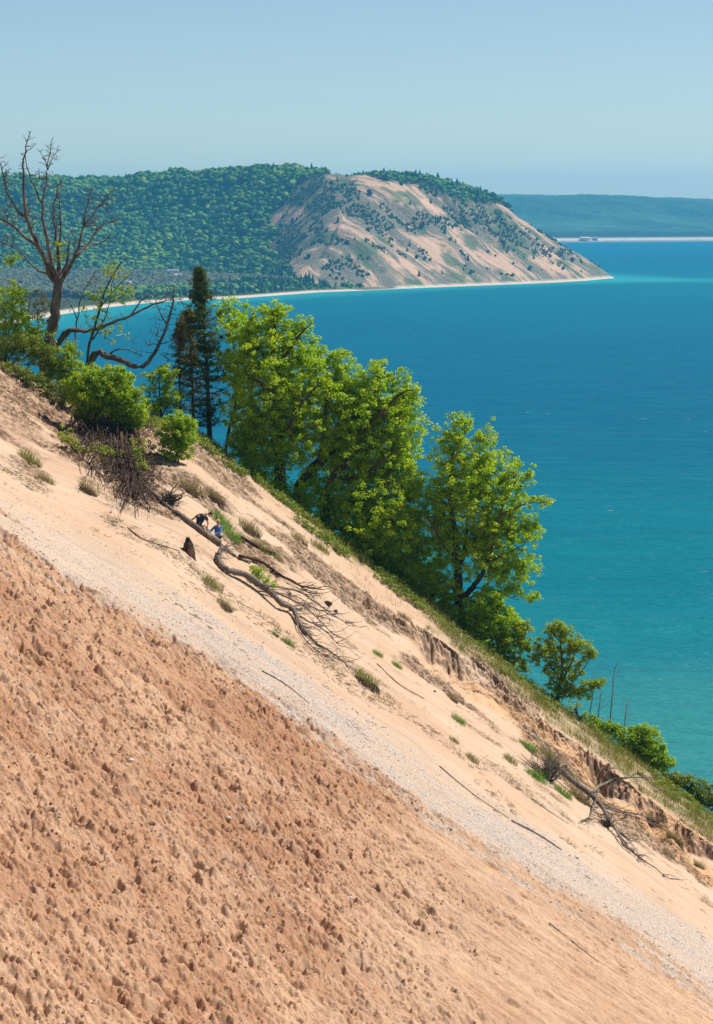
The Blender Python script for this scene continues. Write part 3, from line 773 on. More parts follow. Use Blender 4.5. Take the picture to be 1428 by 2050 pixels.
shrub('low straggling green shrub below the bare saplings', 156.6, (1215, 1475), [(1205, 1455, 30, 14), (1240, 1465, 26, 16), (1180, 1440, 18, 10)], 110, 65, 40, .2, .10, 'shrub')
shrub('yellow-green creeping shrub on the crest at the right edge', 157.5, (1390, 1610), [(1370, 1568, 34, 20), (1410, 1590, 38, 24), (1345, 1558, 22, 16), (1450, 1610, 30, 24), (1385, 1600, 40, 18)], 340, 66, 50, .24, .10, 'cover')
shrub('small bright green shrub right of the long fallen trunk', None, (530, 1182), [(520, 1155, 22, 14), (540, 1170, 18, 12), (510, 1140, 12, 10)], 60, 67, 34, .2, .08, 'shrub', nst=3)

# ------------------------------------------------------------------ grasses
def blades(geo, P, h, w, rng, lean=.35, side=None):
    n = len(P); h = np.broadcast_to(h, (n,)) * rng.uniform(.55, 1.25, n)
    an = rng.uniform(0, 2 * np.pi, n); l = rng.rand(n) ** .8 * lean
    D_ = np.stack([np.cos(an), np.sin(an), np.zeros(n)], 1) * l[:, None]
    if side is not None: D_ = D_ + np.array(side)
    t = rng.uniform(0, 2 * np.pi, n); B = np.stack([np.cos(t), np.sin(t), np.zeros(n)], 1) * w / 2
    up = np.array([0, 0, 1.])
    h = h[:, None]
    V = np.stack([P - B, P + B, P + B * .8 + (up * .55 + D_ * .35) * h, P - B * .8 + (up * .55 + D_ * .35) * h, P + (up * .95 + D_) * h], 1).reshape(-1, 3)
    i = np.arange(n) * 5
    geo.add(V, np.stack([i, i + 1, i + 2, i + 3], 1), np.stack([i + 3, i + 2, i + 4], 1))

rng = np.random.RandomState(70)
# long strip of grass along the crest
g = Geo()
x = rng.uniform(-9.5, 24, 52000); y = rng.uniform(150.2, 158.8, 52000)
_, _, ysx, _ = ground(x, y, True)
dens = sm(.1, 1.2, y - ysx) * sm(-.25, .25, fbm(x * .7, y * .7, 3, 91) + .12 + .25 * sm(153.5, 155.5, y))
dens *= 1 - .92 * (1 - sm(154.4, 155.4, y)) * (x < 3.5)
dens *= sm(-.32, .12, fbm(x * .55, y * 1.1, 3, 94))
dens *= np.where(x < 3.5, sm(-.25, .2, fbm(x * .9, y * .9, 2, 92)), 1)
k = rng.rand(len(x)) < dens; x, y = x[k], y[k]
P = np.stack([x, y, ground(x, y) - .03], 1)
blades(g, P, .42 + .25 * fbm(x * .5, y * .5, 2, 93), .022, rng, .5, (.12, -.1, 0))
obj('crest_grass', g.mesh('crest_grass', False), M['grass'], kind='stuff', label='strip of green and straw-coloured grass along the crest of the dune', cat='grass')
# leafy ground cover on the crest
g = Geo()
x = rng.uniform(-12, 22, 5200); y = rng.uniform(153.6, 157.5, 5200)
k = rng.rand(5200) < sm(0, .2, fbm(x * .35, y * .6, 2, 95) + .12) * np.where(x < 4, 1, .45); x, y = x[k], y[k]
P = np.stack([x, y, ground(x, y) + .10 + .25 * rng.rand(len(x)) ** 2], 1)
leaves(g, P, 24, .24, .085, rng, .6)
obj('ground_cover', g.mesh('ground_cover', False), M['cover'], kind='stuff', label='low leafy ground cover between the grass and the trees', cat='plants')
# stems and leaves of the undergrowth behind the crest
g = Geo()
x = rng.uniform(-6, 7, 1900); y = rng.uniform(156.8, 162, 1900)
P = np.stack([x, y, ground(x, y) + .3 + 1.7 * rng.rand(len(x)) ** 1.5], 1)
leaves(g, P, 22, .42, .13, rng, .9)
obj('undergrowth', g.mesh('undergrowth', False), M['maple'], kind='stuff', label='dense green undergrowth in the shade below the maples', cat='plants')

def clump_proto(kind, seed):
    r = np.random.RandomState(seed)
    gg = Geo(); n = 260
    a = r.uniform(0, 2 * np.pi, n); q = r.rand(n) ** .6 * .33
    P = np.stack([np.cos(a) * q * 1.3, np.sin(a) * q, np.zeros(n) - .03 - np.cos(a) * q * .85], 1)
    blades(gg, P, .42, .015, r, .95, (.2, 0, -.05))
    return gg
roots_g = Geo(); rr = np.random.RandomState(99); n = 330
a = rr.uniform(0, 2 * np.pi, n); q = rr.rand(n) ** .5 * .36
P = np.stack([np.cos(a) * q, np.sin(a) * q - .05, .1 - q * .2 - np.cos(a) * q * .5], 1)
blades(roots_g, P, -.55, .022, rr, .35, (-.25, .25, 0))
root_me = roots_g.mesh('fine_roots', False); root_me.materials.append(M['brownroots'])
pro = {}
for kk, mm in (('grass', 'grass'), ('lush', 'lush'), ('straw', 'straw')):
    for v in range(2):
        me_ = clump_proto(kk, 100 + v * 7 + len(kk)).mesh('blades', False); me_.materials.append(M[mm]); pro[kk, v] = me_
GG = 'grass clumps on the open sand'
clumps = [
 (60, 925, 'grass', 1.5, 1, 'long drooping grass clump on the bank at the left edge, uppermost of two'),
 (92, 965, 'straw', 1.1, 0, 'smaller dry grass clump just below the long one at the left edge'),
 (178, 985, 'straw', 1.3, 1, 'brown dry grass clump on the sand below the root tangle, left side'),
 (385, 985, 'straw', 1.7, 1, 'broad straw-coloured clump below the egg-shaped shrub'),
 (432, 1000, 'straw', 1.3, 1, 'narrower straw clump right of the broad one under the egg-shaped shrub'),
 (500, 1062, 'straw', 1.5, 1, 'rounded brown grass clump up the slope right of the two people'),
 (441, 1046, 'lush', 1.5, 0, 'bright green grass clump directly behind the person in navy'),
 (462, 1075, 'lush', 1.6, 0, 'bright green grass clump right of the person in blue'),
 (520, 1100, 'grass', 1.2, 0, 'yellow-green clump at the lower right of the bright green grass'),
 (548, 1115, 'grass', 1.0, 0, 'pale green clump beside the short fallen branch end'),
 (425, 1175, 'grass', 1.3, 0, 'green and straw clump left of the long fallen trunk base'),
 (450, 1215, 'straw', 1.0, 1, 'dry wispy clump below the long fallen trunk base'),
 (578, 1290, 'lush', .8, 0, 'small bright green tuft under the middle of the long fallen trunk'),
 (552, 1272, 'lush', .45, 0, 'tiny green tuft left of the small bright one under the fallen trunk'),
 (600, 1085, 'straw', 1.1, 1, 'dry clump on the upper bank near the low maple'),
 (640, 1100, 'grass', 1.3, 0, 'green clump on the upper bank below the low maple'),
 (732, 1365, 'grass', 1.5, 2, 'tall clump with a large hanging brown root ball in the middle of the slope'),
 (757, 1312, 'lush', .7, 0, 'small green tuft above the root-ball clump'),
 (795, 1335, 'lush', .7, 0, 'small green tuft right of and below the other small one mid slope'),
 (808, 1238, 'straw', .9, 0, 'dark dry tuft at the start of the eroded bank edge'),
 (905, 1400, 'straw', .8, 1, 'dry brown tuft under the ochre hollow'),
 (918, 1445, 'lush', .9, 0, 'dark green tuft alone on clean pale sand right of centre'),
 (946, 1522, 'grass', .8, 0, 'thin green tuft at the edge of the gravel band'),
 (909, 1485, 'grass', .6, 0, 'sparse tuft left of the thin one near the gravel band'),
 (1022, 1525, 'grass', .9, 0, 'sparse green tuft left of the root tangle of the lower fallen tree'),
 (1058, 1500, 'lush', 1.2, 0, 'tall blue-green clump up slope of the lower root tangle'),
 (1098, 1520, 'grass', 1.4, 1, 'olive clump overhanging the lower root tangle'),
 (1160, 1600, 'straw', 1.3, 1, 'dry clump right of the lower root tangle'),
 (1075, 1560, 'lush', 1.3, 0, 'green clump growing through the left of the lower root tangle'),
 (1128, 1592, 'lush', 1.2, 0, 'green clump growing under the trunk of the lower fallen tree'),
 (1140, 1560, 'grass', 1.3, 1, 'yellowish clump above the trunk of the lower fallen tree'),
 (1350, 1680, 'straw', 1.2, 1, 'brown clump at the tip of the longest lower branch'),
 (1338, 1715, 'straw', .9, 1, 'dry tuft below the brown clump near the right edge'),
 (1400, 1735, 'grass', .8, 1, 'last small tuft near the right edge of the sand'),
 (1300, 1640, 'straw', 1.0, 1, 'rooty dry clump hanging beneath the high branch at right'),
]
for i, (X, Y, kk, sc_, rt, lab) in enumerate(clumps):
    p = G(X, Y)
    o = thing('grass_clump', p, lab, 'grass', GG); o.scale = (sc_ * .9,) * 3; o.rotation_euler.z = (i * .37) % .8 - .4
    b = bpy.data.objects.new('blades', pro[kk, i % 2]); C.objects.link(b); b.parent = o
    if rt:
        b = bpy.data.objects.new('roots', root_me); C.objects.link(b); b.parent = o
        if rt == 2: b.scale = (1.25, 1.2, 1.3)

# hair roots hanging from the scarp edge, and litter
g = Geo(); rng = np.random.RandomState(71)
x = rng.uniform(-.5, 19.5, 9000)
_, _, ysx, _ = ground(x, np.full(len(x), 151.), True)
_, _, ysx, _ = ground(x, ysx, True)
k = rng.rand(len(x)) < sm(-.1, .25, fbm(x * .8, x * 0, 2, 97) + .05); x, ysx = x[k], ysx[k]
P = np.stack([x, ysx + rng.uniform(-.12, .25, len(x)), ground(x, ysx + .15) + .03], 1)
blades(g, P, -.62, .02, rng, .25, (-.1, .32, 0))
obj('hanging_roots', g.mesh('hanging_roots', False), M['brownroots'], kind='stuff', label='fringe of fine brown roots hanging from the eroded bank', cat='roots')
g = Geo()
x = rng.uniform(-18, 18, 13000); y = rng.uniform(128, 154, 13000)
c = y
k = rng.rand(13000) < sm(.0, .3, fbm(x * .30, c * .55, 4, 73) * .8 - .12 + .62 * debris(x, y)) + .02 * (y > 134); x, y = x[k], y[k]
P = np.stack([x, y, ground(x, y) + .02], 1)
an = rng.normal(-.15, .5, len(x)); L = rng.uniform(.08, .38, len(x))
dx_ = np.cos(an) * L; dy_ = np.sin(an) * L
Q = np.stack([x + dx_, y + dy_, ground(x + dx_, y + dy_) + .03 + .08 * rng.rand(len(x))], 1)
for i in range(len(x)): g.tube([P[i], (P[i] + Q[i]) / 2 + rng.normal(0, .02, 3), Q[i]], [.012, .009, .005], 3)
obj('twig_litter', g.mesh('twig_litter'), M['root'], kind='stuff', label='fine twigs and dead roots littering the pale sand', cat='litter')

g = Geo()
x = rng.uniform(-19, 19, 110000); y = rng.uniform(131, 154.5, 110000)
_s = fbm(x * .30, y * .55, 4, 73) * .8 - .12 + .62 * debris(x, y); _f = fbm(x * .8, y * 1.1, 3, 111)
k = (rng.rand(110000) < sm(.02, .3, _s) * sm(-.05, .2, _f) * .8 + .003 + .5 * sm(.22, .4, _f) * sm(143, 150, y)) & (y > B_gra(x) + 1.5); x, y = x[k], y[k]
P = np.stack([x, y, ground(x, y) - .01], 1)
blades(g, P, .23, .018, rng, 1.6, (.35, 0, -.2))
obj('dry_grass', g.mesh('dry_grass', False), M['straw'], kind='stuff', label='short dead grass and rootlets thinly scattered over the pale sand', cat='grass')
# pebbles
ICO = None
def ico(sub):
    import bmesh
    bm = bmesh.new(); bmesh.ops.create_icosphere(bm, subdivisions=sub, radius=1)
    V = np.array([v.co[:] for v in bm.verts]); T = np.array([[v.index for v in f.verts] for f in bm.faces]); bm.free()
    return V, T
IV, IT = ico(1)
m, nt, out = mat('stone'); N = NT(nt); geo_ = N.n('NewGeometry')
rp = geo_.outputs['Random Per Island']
col = N.mix(rp, (.20, .17, .165), (.62, .55, .49)); tcn = N.n('TexCoord')
col = N.mix(N.mapr(N.noise(tcn.outputs['Object'], 12, 3), .5, .7, 0, .3), col, (.45, .3, .2))
N.princ(out, col, .8, None, .3); M['stone'] = m
def zfine(x, y):
    i = np.clip(np.round((x - fxs[0]) / dx).astype(int), 0, len(fxs) - 1); j = np.clip(np.round((y - fys[0]) / dy).astype(int), 0, len(fys) - 1)
    return ground(x, y) + H[j, i]
def stones(n, fx_, fsize, seed):
    r = np.random.RandomState(seed); g = Geo(); x, y = fx_(r, n)
    s = fsize(r, len(x))
    z = zfine(x, y)
    V = IV[None] * (1 + r.uniform(-.18, .18, (len(x), len(IV), 1)))
    V = V * (s[:, None, None] * np.stack([r.uniform(.8, 1.4, len(x)), r.uniform(.7, 1.2, len(x)), r.uniform(.5, .8, len(x))], 1)[:, None, :])
    V = V + np.stack([x, y, z + s * .25], 1)[:, None, :]
    T = IT[None] + (np.arange(len(x)) * len(IV))[:, None, None]
    g.add(V.reshape(-1, 3), None, T.reshape(-1, 3)); return g
def pf(r, n):
    x = r.uniform(-17, 18, n); u = r.rand(n)
    yb = B_red(x); yt = B_gra(x)
    y = np.where(u < .7, yb - 1 + (yt - yb + 1.5) * r.rand(n), r.uniform(88, 128, n))
    return x, y
g = stones(9000, pf, lambda r, n: .012 + .028 * r.rand(n) ** 5, 72)
obj('pebbles', g.mesh('pebbles', True), M['stone'], kind='stuff', label='pale and grey pebbles strewn down the gravel band', cat='pebbles')
IV2, IT2 = ico(2)
def cf(r, n):
    x = r.uniform(-16, 16, n); y = r.uniform(84, 131, n)
    i = np.clip(((x - fxs[0]) / dx).astype(int), 0, len(fxs) - 1); j = np.clip(((y - fys[0]) / dy).astype(int), 0, len(fys) - 1)
    k = (r.rand(n) < np.maximum(trod[j, i], .8 * edge[j, i]) * sm(-.25, .25, n1[j, i])) & (np.abs(x) < .125 * y + 1)
    return x[k], y[k]
m, nt, out = mat('sand_clod'); N = NT(nt); geo_ = N.n('NewGeometry')
N.princ(out, N.mix(geo_.outputs['Random Per Island'], (.42, .23, .135), (.58, .37, .24)), .95, None, .1); M['clod'] = m
g = stones(42000, cf, lambda r, n: .018 + .038 * r.rand(n) ** 3, 73)
obj('sand_clods', g.mesh('sand_clods', True), M['clod'], kind='stuff', label='crumbly clods of damp red sand kicked up between the footprints', cat='sand')
for i, (X, Y, s, lab) in enumerate((
  (615, 1785, .11, 'grey-green stone on red sand right of the bottom centre-left'), (458, 1640, .10, 'pale stone in the footprints left of centre'),
  (702, 1800, .09, 'small dark stone at the lower middle of the red sand'), (560, 1830, .08, 'small bluish stone near the bottom middle'),
  (262, 1525, .12, 'pair-mate grey stone high in the footprints, left'), (252, 1532, .09, 'smaller stone touching the grey one, left'),
  (1155, 1718, .10, 'whitish stone at the lower end of the gravel band'), (100, 1470, .08, 'pale stone near the left edge'))):
    r = np.random.RandomState(200 + i)
    V = IV2 * (1 + .22 * fbm(IV2[:, 0] * 1.3 + i, IV2[:, 1] * 1.3 + IV2[:, 2], 2, i)[:, None]) * np.array([1.2, 1, .7]) * s
    o = obj('stone', make_mesh('stone', V, IT2, True), M['stone'], None, lab, 'stone', 'single stones on the red sand', loc=G(X, Y, s * .3))

# ------------------------------------------------------------------ fallen wood
def log(name, label, cat, pts, r0, r1, m_='deadwood', lift=.0, branches=(), seed=0, group=None, part='trunk', twigs=0, twl=1.0, k=9, lifts=None):
    """pts image points laid on the ground"""
    rng = np.random.RandomState(seed)
    n = len(pts); L0 = lifts if lifts is not None else [lift] * n
    P = np.array([G(a, b) + np.array([0, 0, r0 * .55 + L0[i]]) for i, (a, b) in enumerate(pts)])
    P = spline(P, max(8, n * 6)); base = P[0].copy()
    P[1:-1] += rng.normal(0, r0 * .12, (len(P) - 2, 3))
    o = thing(name, base, label, cat, group)
    g = Geo(); R = np.linspace(r0, r1, len(P)) * (1 + rng.uniform(-.08, .08, len(P)))
    g.tube(P - base, R, k, jit=.08, rng=rng)
    obj(part, g.mesh(part), M[m_], o)
    allp = [P]
    for (bp, br0, br1, bl) in branches:
        Q = np.array([G(a, b) + np.array([0, 0, br0 * .5 + (bl if j else min(bl, .1))]) for j, (a, b) in enumerate(bp)])
        Q[0] = P[np.argmin(((P - Q[0]) ** 2).sum(1))]
        Q = spline(Q, 14); Q[1:] += rng.normal(0, br0 * .3, (13, 3))
        g = Geo(); g.tube(Q - base, np.linspace(br0, br1, 14), 6, jit=.1, rng=rng)
        obj('branch', g.mesh('branch'), M[m_], o); allp.append(Q)
    if twigs:
        g = Geo(); A = np.vstack([q[len(q) // 3:] for q in allp])
        for t in range(twigs):
            a = A[rng.randint(len(A))]; L = rng.uniform(.3, 1) * twl
            v = np.array([rng.uniform(.2, 1), rng.uniform(-.8, .8), rng.uniform(-.5, .25)]); v /= np.linalg.norm(v)
            Q = spline([a, a + v * L * .5 + rng.normal(0, .07, 3), a + v * L + rng.normal(0, .12, 3)], 6)
            Q[:, 2] = np.maximum(Q[:, 2], ground(Q[:, 0], Q[:, 1]) + .015)
            g.tube(Q - base, np.linspace(.02, .007, 6), 4)
        obj('twigs', g.mesh('twigs'), M[m_], o, kind='stuff')
    return o
def tangle(parent, X, Y, rpx, n, seed, m_='root', r=.02, height=.5):
    rng = np.random.RandomState(seed); c = G(X, Y); base = np.array(parent.location); g = Geo()
    s = rpx / F * c[1]
    for k in range(n):
        a = c + rng.normal(0, .18 * s, 3) + [0, 0, .2 * s]
        v = rng.normal(0, 1, 3); v[2] = abs(v[2]) * .7; v /= np.linalg.norm(v)
        L = s * rng.uniform(.6, 1.5)
        Q = spline([a, a + v * L * .5 + rng.normal(0, .15 * s, 3), a + v * L + rng.normal(0, .3 * s, 3)], 8)
        Q[:, 2] = np.maximum(Q[:, 2], ground(Q[:, 0], Q[:, 1]) + .02)
        g.tube(Q - base, np.linspace(1, .3, 8) * r * rng.uniform(.5, 1.6), 5)
    obj('root_tangle', g.mesh('root_tangle'), M[m_], parent)

LG = 'fallen trunks and branches on the slope'
log('fallen_log', 'thick brown log slanting down to the green bushes at the top left', 'log', [(52, 727), (85, 755), (115, 780), (142, 797)], .13, .16, 'deadwood', .15, seed=1, group=LG)
PL = [(300, 985), (330, 1015), (365, 1040), (400, 1066), (425, 1084), (441, 1096)]
lg = log('fallen_log', 'smooth grey log that the two people lean on', 'log', PL, .07, .21, 'deadwood', .10, seed=2, group=LG,
         branches=[([(438, 1096), (458, 1108), (480, 1120), (500, 1128)], .09, .04, .0)])
tangle(lg, 342, 1010, 26, 110, 3, r=.022)
lg = log('fallen_tree', 'long curved fallen trunk with a fan of dead branches, centre of the slope', 'fallen tree',
    [(437, 1130), (455, 1150), (490, 1167), (530, 1195), (560, 1222), (585, 1232), (600, 1255), (615, 1275)], .155, .10, 'deadwood', .1, seed=4, group=LG,
    lifts=[.1, .12, .3, .35, .3, .2, .1, .05],
    branches=[([(600, 1255), (625, 1285), (655, 1305), (690, 1330)], .08, .03, .05), ([(545, 1185), (580, 1210), (620, 1235), (660, 1275)], .06, .02, .25),
              ([(540, 1165), (590, 1195), (640, 1225), (690, 1260)], .06, .015, .3), ([(560, 1205), (610, 1222), (660, 1242), (720, 1268)], .04, .012, .25),
              ([(590, 1240), (625, 1255), (650, 1270), (680, 1300)], .05, .015, .15), ([(580, 1235), (600, 1270), (625, 1300), (650, 1320)], .04, .015, .1),
              ([(437, 1130), (440, 1118), (450, 1112)], .12, .06, .35)], twigs=150, twl=1.1)
tangle(lg, 438, 1128, 10, 16, 5, r=.03)
log('fallen_branch', 'dark forked branch lying along the bank above the long trunk', 'branch', [(480, 1122), (520, 1132), (560, 1158), (600, 1180), (640, 1188)], .09, .03, 'darkwood', .15, seed=6, group=LG,
    branches=[([(560, 1158), (590, 1172), (620, 1195), (645, 1195)], .04, .015, .15)], twigs=20)
log('fallen_branch', 'short dark branch emerging from the bright green grass', 'branch', [(482, 1082), (510, 1098), (535, 1110), (552, 1115)], .09, .05, 'darkwood', .12, seed=7, group=LG)
lg = log('fallen_tree', 'uprooted dead tree with wiry root tangle and spreading grey branches, lower right', 'fallen tree',
    [(1115, 1560), (1150, 1590), (1185, 1615), (1205, 1635), (1225, 1665), (1260, 1690)], .15, .07, 'deadwood', .2, seed=8, group=LG,
    lifts=[.5, .5, .45, .4, .25, .1],
    branches=[([(1175, 1605), (1215, 1597), (1260, 1590), (1300, 1588)], .08, .03, .75), ([(1195, 1622), (1240, 1638), (1290, 1648), (1360, 1658)], .05, .012, .35),
              ([(1205, 1635), (1250, 1642), (1300, 1660), (1340, 1672)], .05, .02, .3), ([(1225, 1665), (1250, 1700), (1270, 1715), (1282, 1728)], .06, .03, .15),
              ([(1225, 1665), (1265, 1710), (1310, 1742), (1340, 1765)], .05, .015, .1), ([(1185, 1615), (1180, 1640), (1160, 1650)], .05, .02, .1),
              ([(1190, 1615), (1205, 1580), (1215, 1560)], .03, .01, .5)], twigs=120, twl=1.1)
tangle(lg, 1098, 1560, 38, 190, 9, 'deadwood', .02)
tangle(lg, 1215, 1655, 16, 70, 10, 'root', .02)
log('driftwood_stick', 'long pale bleached stick lying across the gravel band', 'stick', [(1025, 1645), (1060, 1662), (1090, 1680), (1125, 1703)], .055, .025, 'driftwood', .02, seed=11, group='thin sticks and dead roots on the sand', part='stick')
for i, (pts, r, m_, lab) in enumerate((
  ([(880, 1535), (915, 1565), (960, 1600), (1020, 1640)], .02, 'root', 'long thin dark root trailing above the bleached stick'),
  ([(1065, 1600), (1100, 1625), (1130, 1645)], .018, 'root', 'thin dark root below the lower root tangle'),
  ([(222, 1028), (232, 1012), (238, 1003)], .045, 'driftwood', 'short white upright stick on the sand below the root tangle'),
  ([(282, 985), (298, 1012), (305, 1025)], .06, 'deadwood', 'curved grey root end on the sand left of the log'),
  ([(255, 1058), (285, 1080), (330, 1095), (360, 1105)], .03, 'root', 'thin dark twig line on the sand left of the stump'),
  ([(525, 1345), (570, 1370), (620, 1410)], .025, 'root', 'thin cracked twig on the gravel left of centre'),
  ([(755, 1330), (800, 1372), (850, 1400)], .025, 'root', 'thin twig lying beneath the small green tufts mid slope'),
  ([(1160, 1825), (1175, 1833), (1190, 1842)], .035, 'darkwood', 'short dark stick alone on the lower gravel'),
  ([(1300, 1635), (1350, 1680), (1385, 1702)], .03, 'root', 'thin root slanting down near the right edge'),
  ([(1100, 1850), (1150, 1890), (1200, 1930)], .022, 'root', 'hair-thin twig curving across the lower right gravel'))):
    log('thin_stick', lab, 'stick', pts, r, r * .5, m_, .02, seed=20 + i, group='thin sticks and dead roots on the sand', part='stick', k=6)

# rotten stump
rng = np.random.RandomState(33)
p = G(378, 1108); st = thing('stump', p, 'jagged dark rotten stump standing on the sand left of the two people', 'stump')
g = Geo()
th = np.linspace(0, 2 * np.pi, 17)[:-1]
hs = [(-.3, .38), (0, .31), (.2, .23), (.45, .17), (.72, .09)]
V = []
for h_, r_ in hs:
    for t in th: V.append([math.cos(t) * r_ * (1 + .3 * math.sin(3 * t + h_ * 4) + rng.uniform(-.2, .2)) - .05, math.sin(t) * r_, h_ + (rng.uniform(-.25, .15) if h_ > .7 else rng.uniform(-.03, .03))])
V.append([0, 0, .6])
Q = [[i * 16 + j, i * 16 + (j + 1) % 16, (i + 1) * 16 + (j + 1) % 16, (i + 1) * 16 + j] for i in range(4) for j in range(16)]
g.add(V, Q, [[64 + j, 64 + (j + 1) % 16, 80] for j in range(16)])
obj('wood', g.mesh('wood', False), M['darkwood'], st)
g = Geo()
for a, L in ((3.4, .5), (2.6, .35), (4.6, .3), (0, .35), (5.6, .45)):
    v = np.array([math.cos(a), math.sin(a), 0]); q = spline([[0, 0, .1], v * L * .5 + [0, 0, .02 - .6 * v[0] * L * .5], v * L + [0, 0, -.1 - .66 * v[0] * L]], 6)
    g.tube(q, np.linspace(.12, .03, 6), 6)
obj('roots', g.mesh('roots'), M['darkwood'], st)
for i, (X, Y, s, lab) in enumerate(((657, 1212, .17, 'dark broken root block sticking from the sand right of the branch fan'), (672, 1226, .1, 'small dark wood chunk next to the root block'), (870, 1385, .06, 'tiny dark wood chip on clean sand mid slope'))):
    r = np.random.RandomState(300 + i)
    V = IV2 * s * (1 + r.uniform(-.35, .35, (len(IV2), 1))) * np.array([1.2, .8, .8])
    obj('wood_chunk', make_mesh('wood_chunk', V, IT2, False), M['darkwood'], None, lab, 'wood', loc=G(X, Y, s * .4))


# ------------------------------------------------------------------ the two people
def flat_mat(name, c1, c2, scale=12, rough=.85):
    m, nt, out = mat(name); N = NT(nt); tc = N.n('TexCoord')
    a = N.noise(tc.outputs['Object'], scale, 3)
    N.princ(out, N.mix(N.mapr(a, .35, .65), c1, c2), rough, N.bump(a, .2, .01), .25); return m
M['skin'] = flat_mat('skin', (.50, .27, .18), (.58, .33, .23), 8, .6)
M['navy'] = flat_mat('navy_cotton', (.012, .022, .04), (.02, .033, .055))
M['teal'] = flat_mat('teal_print', (.02, .22, .22), (.03, .28, .27))
M['blue'] = flat_mat('blue_fleece', (.05, .14, .36), (.08, .19, .45))
M['black'] = flat_mat('black_cloth', (.008, .008, .011), (.014, .014, .018))
M['shorts'] = flat_mat('grey_shorts', (.02, .025, .04), (.035, .04, .055))
M['hair_dark'] = flat_mat('dark_hair', (.012, .008, .006), (.03, .02, .013), 40)
M['hair_blond'] = flat_mat('blond_hair', (.42, .28, .12), (.66, .48, .24), 40)
M['glass_dark'] = flat_mat('dark_lens', (.01, .01, .01), (.015, .013, .012), 4, .15)
M['white'] = flat_mat('white_cloth', (.7, .68, .64), (.78, .76, .73))

def skin_mesh(name, V, E, R, sub=2, root=0):
    me = bpy.data.meshes.new(name + '_cage'); me.from_pydata([tuple(v) for v in V], E, [])
    o = bpy.data.objects.new(name + '_cage', me); C.objects.link(o)
    md = o.modifiers.new('s', 'SKIN'); md.use_smooth_shade = True
    for i, v in enumerate(me.skin_vertices[0].data):
        r = R[i]; v.radius = r if isinstance(r, tuple) else (r, r); v.use_root = (i == root)
    s = o.modifiers.new('u', 'SUBSURF'); s.levels = s.render_levels = sub
    dg = bpy.context.evaluated_depsgraph_get(); dg.update()
    out_ = bpy.data.meshes.new_from_object(o.evaluated_get(dg)); out_.name = name
    for p_ in out_.polygons: p_.use_smooth = True
    bpy.data.objects.remove(o); bpy.data.meshes.remove(me)
    return out_

def merge_mesh(name, mes):
    g = Geo(); fs = {}
    V = []; n = 0
    for me in mes:
        co = np.zeros(len(me.vertices) * 3); me.vertices.foreach_get('co', co); V.append(co.reshape(-1, 3))
        for p_ in me.polygons: fs.setdefault(len(p_.vertices), []).append([v + n for v in p_.vertices])
        n += len(me.vertices)
    return make_mesh(name, np.vstack(V), [np.array(f) for f in fs.values()], True)

def hand(wrist, direction, palm_n, s=1.0):
    """a palm chain with five bent fingers"""
    d = np.array(direction, float); d /= np.linalg.norm(d)
    nrm = np.array(palm_n, float); nrm -= d * nrm.dot(d); nrm /= np.linalg.norm(nrm); sd = np.cross(d, nrm)
    w = np.array(wrist, float)
    ms = [skin_mesh('palm', [w - d * .02, w + d * .03, w + d * .085], [(0, 1), (1, 2)], [(.024, .022), (.036, .020), (.040, .017)], 1)]
    for k, (off, L) in enumerate(((-.030, .066), (-.010, .076), (.010, .072), (.029, .056))):
        a = w + d * .075 + sd * off; q = [a]
        for f, b in ((.42, .25), (.32, .75), (.26, 1.15)):
            q.append(q[-1] + (d * math.cos(b) + nrm * math.sin(b) + sd * off * 2) * L * f * 1.15)
        ms.append(skin_mesh('f', q, [(0, 1), (1, 2), (2, 3)], [.0095, .009, .0083, .007], 1))
    a = w + d * .022 - sd * .03
    q = [a, a + d * .025 - sd * .022 + nrm * .008, a + d * .055 - sd * .03 + nrm * .02]
    ms.append(skin_mesh('t', q, [(0, 1), (1, 2)], [.013, .011, .009], 1))
    return ms

def head_mesh(c, look, s=1.0):
    look = np.array(look, float); look /= np.linalg.norm(look)
    up = np.array([0, 0, 1.]); right = np.cross(look, up); right /= np.linalg.norm(right); up = np.cross(right, look)
    V = IVH.copy(); x, y, z = V[:, 0], V[:, 1], V[:, 2]           # y forward
    P = np.stack([x * .076, y * .095, z * .115], 1)
    jaw = sm(0, -1, z); P[:, 0] *= 1 - .32 * jaw; P[:, 1] += .012 * jaw * (y > 0)
    P[:, 1] += .022 * np.exp(-((x / .16) ** 2 + ((z + .12) / .2) ** 2)) * (y > 0)       # nose
    P[:, 1] -= .010 * (np.exp(-(((x - .38) / .18) ** 2 + ((z - .08) / .12) ** 2)) + np.exp(-(((x + .38) / .18) ** 2 + ((z - .08) / .12) ** 2))) * (y > 0)
    P[:, 1] += .006 * np.exp(-((x / .3) ** 2 + ((z + .48) / .07) ** 2)) * (y > 0)       # lips
    P[:, 0] += np.sign(x) * .012 * np.exp(-(((np.abs(x) - .95) / .2) ** 2 + (y / .16) ** 2 + ((z - .0) / .2) ** 2))   # ears
    Mx = np.stack([right, look, up], 0)
    return c + (P * s) @ Mx, Mx
IVH, ITH = ico(3)

